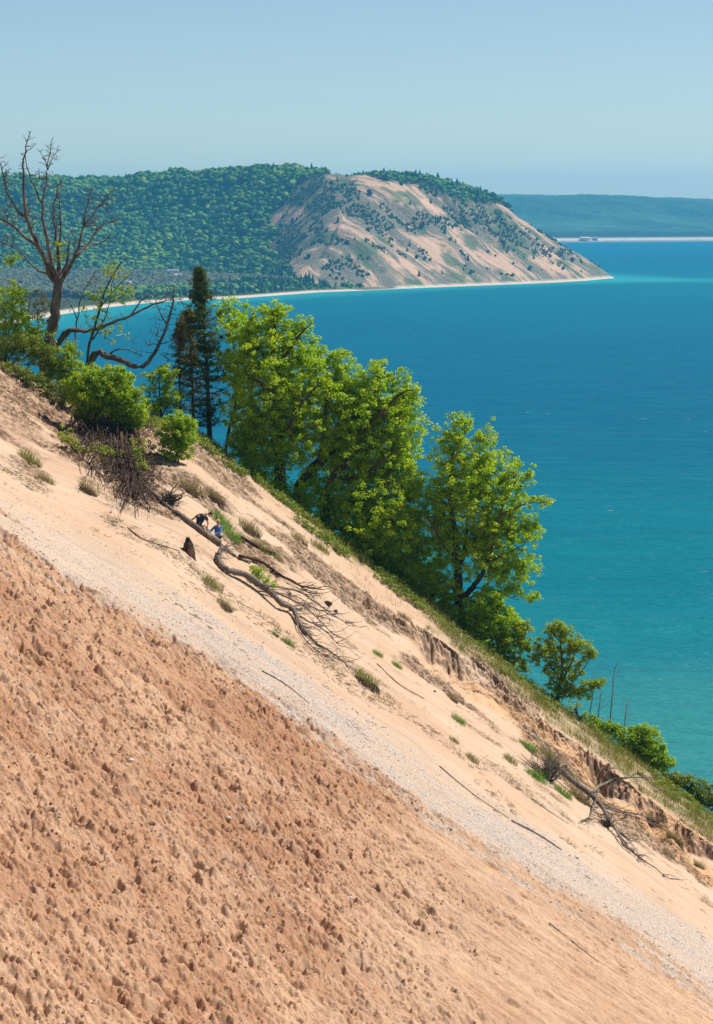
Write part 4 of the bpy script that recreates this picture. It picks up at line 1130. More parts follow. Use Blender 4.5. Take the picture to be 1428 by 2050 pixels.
def person(label, base, J, cloth, headc, look, hairm, long_hair, glasses, thin=1.0):
    """J: joints relative to base, in metres"""
    o = thing('person', base, label, 'person')
    names = list(J); idx = {n_: i for i, n_ in enumerate(names)}
    rad_ = dict(pelvis=(.15, .11), waist=(.125, .095), chest=(.155, .105), neckb=(.075, .065), neck=(.052, .052), headb=(.055, .055), shl=.06, shr=.06, ell=.043, elr=.043, wrl=.028, wrr=.028,
                hipl=.09, hipr=.09, knl=.062, knr=.062, anl=.042, anr=.042, tol=(.04, .03), tor=(.04, .03))
    E = [('pelvis', 'waist'), ('waist', 'chest'), ('chest', 'neckb'), ('neckb', 'neck'), ('neck', 'headb'), ('chest', 'shl'), ('chest', 'shr'), ('shl', 'ell'), ('ell', 'wrl'), ('shr', 'elr'), ('elr', 'wrr'),
         ('pelvis', 'hipl'), ('pelvis', 'hipr'), ('hipl', 'knl'), ('knl', 'anl'), ('anl', 'tol'), ('hipr', 'knr'), ('knr', 'anr'), ('anr', 'tor')]
    def sk(name, keep, grow_, edges=E, cut=None):
        ns = [n_ for n_ in names if n_ in keep]; ii = {n_: i for i, n_ in enumerate(ns)}
        R = []
        for n_ in ns:
            r = rad_[n_]; r = r if isinstance(r, tuple) else (r, r); R.append((r[0] * thin + grow_, r[1] * thin + grow_))
        VV = [np.array(J[n_], float) for n_ in ns]
        if cut:
            for n_, (a, f) in cut.items():
                if n_ in ii: VV[ii[n_]] = np.array(J[a], float) + (np.array(J[n_], float) - np.array(J[a], float)) * f
        return skin_mesh(name, VV, [(ii[a], ii[b]) for a, b in edges if a in ii and b in ii], R, 2, ii.get('pelvis', 0))
    body = sk('body', names, 0)
    hv, Mx = head_mesh(np.array(headc, float), look)
    parts_ = [body, make_mesh('head', hv, ITH, True)]
    for s_ in ('l', 'r'):
        w = np.array(J['wr' + s_], float); e = np.array(J['el' + s_], float)
        parts_ += hand(w, (w - e) / np.linalg.norm(w - e) + np.array([0, 0, -.3]), [0, -.3, -1])
    obj('body', merge_mesh('body', parts_), M['skin'], o)
    top, bottom, sleeve, leglen = cloth
    keep = ['pelvis', 'waist', 'chest', 'neckb', 'shl', 'shr', 'ell', 'elr'] + (['wrl', 'wrr'] if sleeve == 'long' else [])
    cut = {'ell': ('shl', .7), 'elr': ('shr', .7)} if sleeve == 'short' else {'wrl': ('ell', .93), 'wrr': ('elr', .93)}
    sh = obj('shirt', sk('shirt', keep, .016, cut=cut), M[top], o)
    keep = ['pelvis', 'hipl', 'hipr', 'knl', 'knr'] + (['anl', 'anr'] if leglen == 'long' else [])
    cut = {'knl': ('hipl', .85), 'knr': ('hipr', .85)} if leglen == 'short' else None
    obj('trousers' if leglen == 'long' else 'shorts', sk('trousers', keep, .014, cut=cut), M[bottom], o)
    for s_ in ('l', 'r'):
        g = Geo(); a, t = np.array(J['an' + s_], float), np.array(J['to' + s_], float)
        g.tube(spline([a + [0, 0, -.02], (a + t) / 2 + [0, 0, -.01], t + (t - a) * .25], 6), [.045, .055, .055, .052, .045, .03], 8)
        obj('shoe', g.mesh('shoe'), M['black'], o)
    # hair cap
    keepf = []
    V = IVH; z, y, x = V[:, 2], V[:, 1], V[:, 0]
    ok = (z > .28 - .75 * (y < -.05) - (.5 if long_hair else .1) * (y < -.05) + .25 * np.clip(y, 0, 1))
    T = ITH[ok[ITH].all(1)]
    hv2 = np.array(headc) + (hv - np.array(headc)) * (1.12 + .05 * fbm(x * 4, y * 4 + z, 2, 5))[:, None]
    obj('hair', make_mesh('hair', np.vstack([hv2, hv]), [T, (T + len(hv))[:, ::-1]], True), M[hairm], o)
    if long_hair:
        g = Geo(); b = np.array(headc) + np.array([0, -.075, .02]) @ Mx
        g.tube(spline([b, b + np.array([0, -.05, -.06]) @ Mx, b + np.array([0, -.03, -.17]) @ Mx], 6), [.045, .05, .045, .035, .028, .012], 8)
        obj('ponytail', g.mesh('ponytail'), M[hairm], o)
    if glasses:
        g = Geo()
        for s_ in (-1, 1):
            c_ = np.array(headc) + np.array([s_ * .032, .093, .012]) @ Mx
            g.tube([c_ - Mx[1] * .006, c_ + Mx[1] * .006], [.026, .026], 12)
            g.tube([c_, np.array(headc) + np.array([s_ * .080, .0, .015]) @ Mx], [.004, .004], 5)
        g.tube([np.array(headc) + np.array([-.03, .098, .014]) @ Mx, np.array(headc) + np.array([.03, .098, .014]) @ Mx], [.004, .004], 5)
        obj('sunglasses', g.mesh('sunglasses'), M['glass_dark'], o)
    return o

# the man sits on the log, leaning forward to the right, right hand propped behind him
def px(X, Y, d): return W(X, Y, d)
Lm = G(402, 1066); dm = Lm[1] + .1
b_ = px(400, 1056, dm)
def rel(b, X, Y, dd=0): return px(X, Y, b[1] + dd) - b
J = dict(pelvis=rel(b_, 398, 1055), waist=rel(b_, 399, 1046, -.02), chest=rel(b_, 404, 1036, -.05), neckb=rel(b_, 410, 1030, -.08), neck=rel(b_, 413, 1029.5, -.10), headb=rel(b_, 417, 1029, -.12),
         shl=rel(b_, 413, 1035, .13), shr=rel(b_, 398, 1032, -.20), ell=rel(b_, 417, 1047, .05), wrl=rel(b_, 415.5, 1058, -.12), elr=rel(b_, 388, 1038, -.25), wrr=rel(b_, 380, 1044, -.18),
         hipl=rel(b_, 401, 1057, .10), hipr=rel(b_, 399, 1057, -.10), knl=rel(b_, 414, 1053, .25), knr=rel(b_, 408, 1053.5, -.32), anl=rel(b_, 418, 1070, .35), anr=rel(b_, 413, 1073, -.30),
         tol=rel(b_, 423, 1072, .3), tor=rel(b_, 418, 1077, -.36))
man = person('person in a navy t-shirt with teal print sitting on the log and leaning forward', b_, J, ('navy', 'shorts', 'short', 'short'), rel(b_, 421, 1030, -.14), (.75, -.35, -.75), 'hair_dark', False, False, 1.15)
g = Geo(); th = np.linspace(.1, 1.6, 8)
ctr = rel(b_, 407, 1042, -.26)
pr = np.stack([ctr[0] + .09 * np.cos(th) , np.full(8, ctr[1]), ctr[2] + .09 * np.sin(th)], 1)
g.tube(pr, .012, 5)
obj('shirt_print', g.mesh('shirt_print'), M['teal'], man)
# the woman stands behind the log facing left, arms forward
b_ = px(437, 1098, G(434, 1086)[1] + .45); b_[2] = max(b_[2], ground_at(b_) + .02)
q_ = lambda X, Y, dd=0: px(X, Y, b_[1] + dd) - b_
J = dict(pelvis=q_(437, 1073), waist=q_(436.5, 1066, -.02), chest=q_(436, 1057, -.06), neckb=q_(436, 1051, -.09), neck=q_(436.5, 1049, -.10), headb=q_(437, 1047, -.11),
         shl=q_(443, 1056, .02), shr=q_(430, 1055, -.08), ell=q_(441, 1066, -.15), wrl=q_(430, 1070, -.33), elr=q_(424, 1061, -.25), wrr=q_(418, 1067, -.38),
         hipl=q_(440, 1075, .03), hipr=q_(434, 1075, -.03), knl=q_(440, 1088, -.12), knr=q_(436, 1088, -.14), anl=q_(442, 1102, .05), anr=q_(437, 1102, 0), tol=q_(440, 1104, -.12), tor=q_(434, 1104, -.16))
wom = person('blond person in a blue fleece, black trousers and sunglasses standing behind the log', b_, J, ('blue', 'black', 'long', 'long'), q_(437.5, 1044, -.13), (-.35, -.9, -.35), 'hair_blond', True, True, .92)
cl = Geo(); c_ = G(416, 1073) + np.array([0, .1, .32]); r_ = np.random.RandomState(3)
V = IV2 * .09 * (1 + .3 * fbm(IV2[:, 0] * 2, IV2[:, 1] * 2 + IV2[:, 2], 2, 4)[:, None]) * np.array([1.3, .8, .6])
obj('towel', make_mesh('towel', V, IT2, True), M['white'], None, 'small crumpled white cloth on the log between the two people', 'cloth', loc=c_)

# ------------------------------------------------------------------ lake, headland, far shore
def wl(X, Y):      # point on the water plane under an image point
    d = F * CAMZ / (Y - HY); return ((X - CX) / F * d, d)
coast = [(-900, 2150)] + [wl(*p) for p in ((0, 655), (120, 630), (200, 617), (300, 606), (390, 600), (480, 597), (560, 591), (640, 585), (720, 582), (800, 578), (900, 574), (1000, 570), (1100, 566), (1170, 562), (1212, 558))] \
        + [(335, 3900), (322, 3990), (255, 4250), (140, 4800), (60, 5600), (-900, 6000)]
hillb = [(-900, 3900), (-560, 3830), (-400, 3800), (-300, 3760), (-200, 3640), (-130, 3480), (-75, 3350)] + coast[10:]
def sdist(P, poly):
    P = np.asarray(P, float); poly = np.array(poly + [poly[0]]); best = np.full(len(P), 1e9); ins = np.zeros(len(P), bool)
    tt = np.zeros(len(P)); acc = 0
    for a, b in zip(poly[:-1], poly[1:]):
        v = b - a; L = np.hypot(*v)
        t = np.clip(((P - a) @ v) / (L * L), 0, 1)
        d = np.hypot(*(P - a - t[:, None] * v).T)
        m_ = d < best; best = np.where(m_, d, best); tt = np.where(m_, acc + t * L, tt); acc += L
        c = ((a[1] > P[:, 1]) != (b[1] > P[:, 1])) & (P[:, 0] < (b[0] - a[0]) * (P[:, 1] - a[1]) / (b[1] - a[1] + 1e-12) + a[0])
        ins ^= c
    return np.where(ins, best, -best), tt
def pdist(P, poly):
    poly = np.array(poly, float); best = np.full(len(P), 1e9)
    for a, b in zip(poly[:-1], poly[1:]):
        v = b - a; t = np.clip(((P - a) @ v) / (v @ v), 0, 1); best = np.minimum(best, np.hypot(*(P - a - t[:, None] * v).T))
    return best
# crest heights wanted at skyline points
skyl = [(-150, 360, 4300), (0, 368, 4300), (130, 373, 4300), (250, 370, 4250), (290, 361, 4150), (400, 356, 4050), (500, 350, 3950), (600, 345, 3900), (660, 349, 3850), (700, 355, 3820), (740, 357, 3840), (800, 352, 3850), (850, 362, 3860), (900, 376, 3860), (960, 384, 3860), (985, 398, 3880)]
SK = np.array([W(*p) for p in skyl])
def hland(x, y):
    P = np.stack([x.ravel(), y.ravel()], 1)
    s, t = sdist(P, coast); s2, t2 = sdist(P, hillb)
    dA = pdist(P, hillb[:7]); dB = pdist(P, coast[10:]); K = 48.
    soft = -K * np.log(np.exp(-dA / K) + np.exp(-dB / K)) + 10
    s2 = np.where(s2 > 0, np.minimum(s2, np.maximum(soft, s2 * .35)), s2)
    s = s.reshape(x.shape); s2 = s2.reshape(x.shape); t2 = t2.reshape(x.shape)
    w = np.zeros(x.shape); a = np.zeros(x.shape)
    for q in SK:
        k = 1 / (((x - q[0]) ** 2 + ((y - q[1]) * .6) ** 2) + 400) ** 1.5
        w += k; a += k * q[2]
    cap = a / w
    s2j = s2 + 22 * fbm(t2 / 90, s2 / 500, 3, 5) * sm(0, 80, s2) + 7 * fbm(t2 / 22, s2 / 260, 3, 6) * sm(0, 40, s2)
    cliff = sm(-260, 20, x + (y - 3300) * .12)                 # steeper on the lake side
    face = .70 * s2j
    inland = .36 * s2j + 22 * fbm(x / 110, y / 130, 4, 8) * sm(0, 100, s2)
    pr = inland * (1 - cliff) + face * cliff
    k_ = 14.0
    dlt = cap - pr
    hill = np.where(dlt > k_, pr, np.where(dlt < -k_, cap, cap - (dlt + k_) ** 2 / (4 * k_) * 0 - np.maximum(dlt, 0)))
    hill = np.minimum(pr, cap) - np.maximum(k_ - np.abs(dlt), 0) ** 2 / (4 * k_)
    hill = hill + sm(20, 120, s2) * (5 + 6 * (1 - cliff)) * fbm(x / 60, y / 60, 3, 9)
    # small benches on the face
    hill = hill + cliff * sm(30, 70, s2) * sm(190, 120, s2) * 9 * fbm(x / 70 + 3, (y) / 70, 2, 19)
    low = np.clip(s * .12, -3, 7) + 1.2 * fbm(x / 40, y / 40, 3, 10) * sm(5, 40, s)
    z = np.where(s2 > 0, np.maximum(hill + np.clip(low, -3, 3) * sm(40, 0, s2), low), low)
    return z, s, s2, t2, cliff
hx = np.concatenate([seg(-900, -560, 12), seg(-560, 400, 3.6), seg(400, 440, 8)]); hy = np.concatenate([seg(2100, 3200, 8), seg(3200, 4000, 4), seg(4000, 5000, 14), seg(5000, 6100, 50)])
HX, HYY = np.meshgrid(hx, hy)
HZ, hs, hs2, ht2, hcl = hland(HX, HYY)
me = grid_mesh('headland', hx, hy, HZ)
def img_of(x, y, z): return CX + F * x / y, HY - F * (z - CAMZ) / y
hX, hY = img_of(HX, HYY, HZ)
# wooded area: everything but the lakeward face
wood_edge_X = lambda Y: np.interp(Y, [340, 350, 362, 380, 400, 430, 470, 510, 545, 575, 600], [655, 640, 618, 585, 560, 545, 528, 525, 570, 625, 640])
def woodmask(x, y, z, s, s2):
    X, Y = img_of(x, y, z)
    X = X + 60 * fbm(x / 50, y / 70, 4, 15)
    m1 = sm(45, -50, X - wood_edge_X(Y))
    top = sm(14, 2, Y + 9 * fbm(x / 30, y / 30, 3, 17) - np.interp(X, [600, 650, 700, 740, 790, 850, 900, 950, 990, 1020], [362, 335, 335, 345, 356, 367, 384, 396, 404, 410])) * (X > 600)
    return np.clip(np.maximum(m1, top), 0, 1) * (s > 16)
wm = woodmask(HX, HYY, HZ, hs, hs2)
col_attr(me, 'zone', np.stack([wm.ravel(), (np.where(hs2 > -30, sm(4.5, 2, hs), sm(16, 9, hs)) * (hs > -20)).ravel(), (hs2 > 0).ravel() * 1.0], 1))
def blobs(X, Y, L):
    v = 0
    for a, b, rx, ry in L:
        dX = X - a; dY = Y - b - .35 * dX * (ry < 30)
        v = v + np.exp(-(dX / rx) ** 2 - (dY / ry) ** 2)
    return v
SANDY = [(760, 372, 55, 12), (870, 380, 50, 15), (830, 408, 60, 12), (600, 538, 34, 15), (575, 410, 22, 12), (700, 465, 60, 13), (670, 360, 22, 8), (880, 495, 50, 14), (980, 520, 45, 14), (1095, 530, 50, 14), (640, 570, 20, 10), (780, 520, 50, 10)]
SCRUB = [(610, 400, 40, 34), (650, 370, 40, 14), (575, 500, 26, 34), (660, 470, 30, 14), (700, 420, 50, 16), (765, 442, 60, 14), (960, 440, 60, 20), (1015, 470, 40, 16), (640, 432, 26, 36), (588, 470, 30, 22), (740, 500, 50, 16), (930, 402, 40, 13), (700, 385, 26, 14), (860, 440, 50, 10), (1060, 500, 30, 10), (690, 540, 50, 14)]
pb_ = blobs(hX, hY, SANDY) - .9 * blobs(hX, hY, SCRUB)
col_attr(me, 'patches', np.stack([np.clip(.5 + .5 * pb_, 0, 1).ravel()] * 3, 1))
col_attr(me, 'flow', np.stack([ht2.ravel() / 10, hs2.ravel() / 10, np.zeros(HX.size)], 1))
m, nt, out = mat('headland_ground'); N = NT(nt); tc = N.n('TexCoord'); P = tc.outputs['Object']
_, z1 = N.attr('zone'); flow, _x = N.attr('flow'); _, zp = N.attr('patches')
gul = N.noise(N.mapping(flow, (1, .16, 1)), .55, 6, .68, .5); gu2 = N.noise(N.mapping(flow, (1, .10, 1)), 2.2, 5, .7, .3)
pt = N.noise(P, .018, 6, .68); fine = N.noise(P, .25, 4, .7)
snd = N.mix(N.mapr(fine, .35, .65), (.60, .395, .26), (.50, .31, .205))
scr = N.mix(N.mapr(fine, .4, .6), (.12, .12, .075), (.22, .185, .13))
mx = N.math('ADD', N.math('MULTIPLY', gul, .42), N.math('ADD', N.math('MULTIPLY', gu2, .2), N.math('MULTIPLY', pt, .38)))
mx = N.math('ADD', mx, N.math('MULTIPLY', N.math('SUBTRACT', zp[0], .5), .13))
col = N.mix(N.mapr(mx, .49, .545), scr, snd)
col = N.mix(N.mapr(N.noise(P, .02, 5, .6), .53, .60, 0, .8), col, (.07, .115, .04))
lowc = N.mix(N.mapr(fine, .4, .6), (.16, .15, .10), (.11, .13, .065))
col = N.mix(z1[2], lowc, col)
col = N.mix(z1[0], col, (.045, .06, .025))
col = N.mix(z1[1], col, (.62, .50, .38))
hb = N.math('ADD', N.math('MULTIPLY', gu2, .6), fine)
N.princ(out, col, .95, N.bump(hb, .8, 3.0), .05)
obj('headland', me, m, kind='structure')

# canopies
def crown_bank(kind, seed):
    r = np.random.RandomState(seed); V, T = ico(2)
    V = V.copy()
    if kind == 'round':
        V *= (1 + .55 * fbm(V[:, 0] * 1.4 + seed, V[:, 1] * 1.4 + V[:, 2] * 1.2, 2, seed % 50) + r.uniform(-.17, .17, len(V)))[:, None]; V[:, 2] *= .85
    else:
        h = (V[:, 2] + 1) / 2; V[:, :2] *= ((1 - h) * .9 + .08)[:, None] * (1 + r.uniform(-.2, .2, (len(V), 1))); V[:, 2] *= 1.9
    return V, T
def canopy(name, x, y, z, s, kinds, matl, label, cat, seed, smooth=False):
    r = np.random.RandomState(seed); g = Geo()
    for kk in range(6):
        V, T = crown_bank(kinds[kk % len(kinds)], seed * 10 + kk)
        i = np.nonzero((np.arange(len(x)) % 6) == kk)[0]
        if not len(i): continue
        an = r.uniform(0, 6.28, len(i)); co, si = np.cos(an), np.sin(an)
        sc_ = s[i]
        VX = V[None, :, 0] * co[:, None] - V[None, :, 1] * si[:, None]; VY = V[None, :, 0] * si[:, None] + V[None, :, 1] * co[:, None]
        A = np.stack([VX * sc_[:, None] + x[i][:, None], VY * sc_[:, None] + y[i][:, None], V[None, :, 2] * sc_[:, None] + z[i][:, None]], -1)
        TT = T[None] + (np.arange(len(i)) * len(V))[:, None, None]
        g.add(A.reshape(-1, 3), None, TT.reshape(-1, 3))
    return obj(name, g.mesh(name, smooth), matl, None, label, cat, kind='stuff')
def canopy_mat(name, cols, sc_=.35, big=.008, bd=1.2):
    m, nt, out = mat(name); N = NT(nt); geo = N.n('NewGeometry'); tc = N.n('TexCoord')
    ramp = N.n('ValToRGB'); cr = ramp.color_ramp
    while len(cr.elements) < len(cols): cr.elements.new(.5)
    for i, c in enumerate(cols): cr.elements[i].position = i / (len(cols) - 1); cr.elements[i].color = (*c, 1)
    nz = N.noise(tc.outputs['Object'], big, 4)
    N.link(N.math('ADD', N.math('MULTIPLY', geo.outputs['Random Per Island'], .55), N.math('MULTIPLY', N.math('SUBTRACT', nz, .28), 1.1)), ramp.inputs[0])
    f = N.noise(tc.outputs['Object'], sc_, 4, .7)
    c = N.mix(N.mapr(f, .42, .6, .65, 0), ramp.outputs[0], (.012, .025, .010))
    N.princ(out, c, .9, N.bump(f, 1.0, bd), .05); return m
M['forest'] = canopy_mat('forest_canopy', [(.02, .07, .02), (.065, .18, .03), (.17, .33, .045), (.30, .46, .06)])
M['greywood'] = canopy_mat('leafless_canopy', [(.12, .12, .085), (.16, .17, .11), (.13, .20, .07)])
M['pinewood'] = canopy_mat('conifer_canopy', [(.02, .05, .025), (.035, .08, .035), (.06, .12, .045)])
M['scrub'] = canopy_mat('scrub_leaves', [(.035, .07, .03), (.06, .11, .04), (.10, .15, .05), (.13, .14, .08)])
rng = np.random.RandomState(80)
def jgrid(x0, x1, y0, y1, st):
    X, Y = np.meshgrid(np.arange(x0, x1, st), np.arange(y0, y1, st)); X = X.ravel() + rng.uniform(-.45, .45, X.size) * st; Y = Y.ravel() + rng.uniform(-.45, .45, Y.size) * st
    return X, Y
x, y = jgrid(-640, 330, 2900, 4300, 5.5)
z, s, s2, t2, cl_ = hland(x, y); wmk = woodmask(x, y, z, s, s2)
X, Y = img_of(x, y, z)
grad = hland(x, y + 8)[0] - z                                     # drop far-side trees hidden behind the crest
vis = (np.abs(X - CX) < 800) & (grad > -1.6)
greyz = (sm(6.5, 8.5, Y - (505 + .045 * X) + 14 * fbm(x / 60, y / 60, 2, 33)) * (s2 < 10) * (s > 60)) > .5
greyz |= (s2 < 0) & (s > 45) & (X < 430)
sel = vis & (wmk > .25 + .5 * rng.rand(len(x))) & ~greyz & ((s2 > 0) | (s > 25)) & (rng.rand(len(x)) < .93)
con = sel & ((s2 < 35) & (X > 430) | (rng.rand(len(x)) < .05)) & (rng.rand(len(x)) < .6)
k = sel & ~con; sz = 3.3 * np.clip(np.exp(rng.normal(0, .36, k.sum())), .4, 1.65) * (1 - .35 * (X[k] > 600))
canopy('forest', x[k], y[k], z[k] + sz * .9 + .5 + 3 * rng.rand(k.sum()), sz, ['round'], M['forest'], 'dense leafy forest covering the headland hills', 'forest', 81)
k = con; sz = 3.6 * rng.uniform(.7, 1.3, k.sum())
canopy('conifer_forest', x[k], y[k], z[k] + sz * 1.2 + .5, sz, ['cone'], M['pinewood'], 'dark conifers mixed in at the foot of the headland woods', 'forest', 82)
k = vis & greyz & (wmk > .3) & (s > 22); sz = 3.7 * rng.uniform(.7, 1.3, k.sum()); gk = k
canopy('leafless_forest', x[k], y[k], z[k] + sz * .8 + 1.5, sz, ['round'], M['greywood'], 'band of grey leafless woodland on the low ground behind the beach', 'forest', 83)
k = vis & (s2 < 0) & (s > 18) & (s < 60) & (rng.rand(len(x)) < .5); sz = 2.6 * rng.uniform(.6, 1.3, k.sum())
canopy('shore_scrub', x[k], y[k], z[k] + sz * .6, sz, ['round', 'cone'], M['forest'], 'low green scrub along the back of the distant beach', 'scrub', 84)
# scrub patches on the sandy face
x, y = jgrid(-120, 330, 3250, 4000, 3.6); z, s, s2, t2, cl_ = hland(x, y); X, Y = img_of(x, y, z); wmk = woodmask(x, y, z, s, s2)
band = np.exp(-((Y - np.interp(X, [640, 740, 820, 900, 1000, 1080], [400, 432, 452, 440, 450, 500])) / 17) ** 2)
dn = sm(.12, .42, fbm(x / 30, y / 30, 4, 88) + .18 * band + .42 * np.clip(blobs(X, Y, SCRUB), 0, 1) - .35 * np.clip(blobs(X, Y, SANDY), 0, 1) - .02) * (s2 > 12) * (wmk < .5)
k = (rng.rand(len(x)) < dn * .8) & (X > 520); sz = 1.35 * rng.uniform(.5, 1.6, k.sum())
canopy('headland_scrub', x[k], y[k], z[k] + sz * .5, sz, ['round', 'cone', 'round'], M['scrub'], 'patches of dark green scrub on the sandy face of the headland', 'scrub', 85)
# single little trees one can tell apart on the face
protos = []
for v in range(3):
    V, T = crown_bank('cone' if v == 1 else 'round', 400 + v); V = V * 2.6; V[:, 2] += 3.4
    me_ = make_mesh('crown', V, T); me_.materials.append(M['pinewood'] if v < 2 else M['forest'])
    g = Geo(); g.tube([[0, 0, -1], [0, 0, 1.6], [0.1, 0, 3.4]], [.35, .28, .15], 6); mt_ = g.mesh('trunk'); mt_.materials.append(M['bark']); protos.append((me_, mt_))
c_ = (s2 > 8) & (wmk < .3) & (X > 560) & (X < 1190) & (dn < .35) & (rng.rand(len(x)) < .9)
ii = np.nonzero(c_)[0]; rng.shuffle(ii)
for q in ii[:64]:
    o = thing('hillside_tree', (x[q], y[q], z[q] - .3), 'small dark tree standing alone on the bare sandy face of the headland', 'tree', 'single trees dotted over the sandy headland face')
    v = rng.randint(3); s_ = rng.uniform(.6, 1.2); o.scale = (s_, s_, s_)
    for nm, mm in (('crown', protos[v][0]), ('trunk', protos[v][1])):
        b = bpy.data.objects.new(nm, mm); C.objects.link(b); b.parent = o

# houses
M['hwall'] = flat_mat('pale_siding', (.55, .54, .52), (.65, .64, .61), .8)
M['hroof'] = flat_mat('grey_shingle', (.22, .23, .26), (.3, .31, .34), .8)
M['pinkroof'] = flat_mat('pink_shingle', (.62, .42, .33), (.70, .50, .40), .8)
M['pane'] = flat_mat('window_glass', (.02, .03, .04), (.04, .05, .06), .8, .1)
def house(label, loc, w, dp, h, rh, rot, wallm, roofm, nwin=3):
    o = thing('house', loc, label, 'house'); o.rotation_euler.z = rot
    g = Geo(); g.box((0, 0, h / 2 - .5), (w, dp, h + 1)); obj('wall', g.mesh('wall', False), M[wallm], o)
    g = Geo(); a, b = w / 2 + .5, dp / 2 + .6
    g.add([[-a, -b, h], [a, -b, h], [a, b, h], [-a, b, h], [-a, 0, h + rh], [a, 0, h + rh]], [[0, 1, 5, 4], [2, 3, 4, 5], [3, 2, 1, 0]], [[0, 4, 3], [1, 2, 5]])
    rf = obj('roof', g.mesh('roof', False), M[roofm], o)
    g = Geo(); g.box((w * .25, 0, h + rh), (.9, .9, 2)); obj('chimney', g.mesh('chimney', False), M['hwall'], rf)
    for k in range(nwin):
        g = Geo(); g.box((-w / 2 + (k + .5) * w / nwin, -dp / 2, h * .55), (1.3, .12, 1.5)); obj('window', g.mesh('window', False), M['pane'], o)
    g = Geo(); g.box((w * .02, -dp / 2, 1.05), (1.1, .16, 2.1)); obj('door', g.mesh('door', False), M['hroof'], o)
def hz_at(X, Y):
    d = np.arange(2700, 4200, 4.); xx = (X - CX) / F * d; zl = CAMZ - (Y - HY) / F * d
    z_ = hland(xx, d)[0] + 3; i = np.nonzero(z_ >= zl)[0]; i = i[0] if len(i) else 0
    return xx[i], d[i], z_[i]
for X, Y, w, lab, wm_, rm_ in ((346, 551, 13, 'white house with pale grey roof among the leafless trees, right of the pair', 'hwall', 'hroof'), (356, 560, 9, 'smaller white house just below the other on the low wooded ground', 'hwall', 'hroof'), (256, 576, 7, 'tiny white cottage alone near the distant beach', 'hwall', 'hroof')):
    p = hz_at(X, Y); house(lab, (p[0], p[1], p[2]), w, 8, 4.5, 2.8, .3, wm_, rm_)

# far shore
fcoast = lambda x: 7317 + (x - 560) * .62 + 60 * np.sin(x / 330)
fx_ = seg(-1300, 2400, 9); fy_ = np.concatenate([seg(6300, 8400, 9), seg(8400, 9300, 30)])
FX, FY = np.meshgrid(fx_, fy_); fs = FY - fcoast(FX)
Xi = CX + F * FX / FY
topz = np.interp(Xi, [700, 980, 1030, 1100, 1200, 1280, 1330, 1428, 1800], [112, 111, 112, 110, 111, 107, 103, 99, 96])
ridge = topz * (.18 * sm(90, 420, fs) + .82 * sm(450, 1150, fs + 90 * fbm(FX / 420, FY / 300, 3, 41)))
mid = 14 * sm(40, 200, fs)
FZ = np.clip(fs * .03, -3, 3) + np.maximum(ridge - 3, 0) * .97 + sm(25, 70, fs) * 9 + 7 * fbm(FX / 160, FY / 130, 3, 43) * sm(150, 400, fs) + sm(60, 100, fs) * (3.2 * fbm(FX / 22, FY / 26, 3, 45) + 1.5 * perlin(FX / 9, FY / 9, 3))
me = grid_mesh('far_hills', fx_, fy_, FZ)
col_attr(me, 'zone', np.stack([sm(75, 45, fs).ravel(), sm(14, 6, fs).ravel() + sm(34, 40, fs).ravel() * sm(60, 50, fs).ravel() * .8, (sm(60, 85, fs) * sm(330, 250, fs)).ravel()], 1))
m, nt, out = mat('far_hill_woods'); N = NT(nt); tc = N.n('TexCoord'); P = tc.outputs['Object']; _, z1 = N.attr('zone')
a = N.noise(P, .004, 5, .6); b = N.noise(P, .03, 5, .75)
col = N.mix(N.mapr(N.math('ADD', N.math('MULTIPLY', a, .6), N.math('MULTIPLY', b, .4)), .4, .6), (.015, .055, .04), (.055, .135, .08))  # some of the haze blue is worked into the woods' own colour
col = N.mix(z1[2], col, (.02, .042, .02))
col = N.mix(z1[0], col, N.mix(N.mapr(b, .4, .6), (.17, .15, .12), (.25, .215, .17)))
col = N.mix(z1[1], col, (.66, .56, .46))
N.princ(out, col, .95, N.bump(b, 1, 8), .05)
obj('far_hills', me, m, kind='structure')
def fz(x): return fcoast(x)
for X, dd, w, lab, wm_, rm_ in ((1172, 52, 24, 'long building with pink roof on the far shore', 'hwall', 'pinkroof'), (1105, 60, 15, 'building with pale grey roof left of the pink one on the far shore', 'hwall', 'hroof'), (1192, 60, 10, 'small pale house right of the pink roofed building on the far shore', 'hwall', 'hroof')):
    d = 7400.; x_ = (X - CX) / F * d; d = fcoast(x_) + dd - 16; x_ = (X - CX) / F * d
    house(lab, (x_, d, 5.5), w, 12, 4, 2.6, .1, wm_, rm_, 5)

# lake
lx_ = np.concatenate([-np.geomspace(1000, 3900, 12)[::-1], seg(-990, 1200, 12), np.geomspace(1210, 3900, 14)])
ly_ = np.concatenate([seg(-40, 400, 20), seg(400, 4600, 12), np.geomspace(4610, 9350, 60)])
LX, LY = np.meshgrid(lx_, ly_)
sd, _t = sdist(np.stack([LX.ravel(), LY.ravel()], 1), coast); sd = -sd.reshape(LX.shape)
sd = sd + 25 * fbm(LX / 90, LY / 160, 3, 55)
tip = np.exp(-(((LX - 380) / 150) ** 2 + ((LY - 3800) / 110) ** 2))
sh = np.clip(sm(120, 0, sd) * .8 + .8 * tip, 0, 1)
sh = np.maximum(sh, sm(420, 0, fcoast(LX) - LY) * .35)
near = sm(780, 520, LY + .55 * (LX - 60) + 60 * fbm(LX / 60, LY / 120, 3, 57))
sh2 = near * .9
Xl, Yl = img_of(LX, np.maximum(LY, 50), LX * 0)
deep = np.interp(Yl, [480, 530, 560, 600, 680, 800, 900, 990, 1100, 1300, 2000], [.8, .85, .35, .55, .95, 1., .85, .5, .25, .1, .0]) + .22 * fbm(LX / 350, LY / 420, 4, 59)
deep -= .35 * sm(-40, -330, LX + 0 * LY) * sm(1000, 2000, LY)
me = grid_mesh('lake', lx_, ly_, LX * 0)
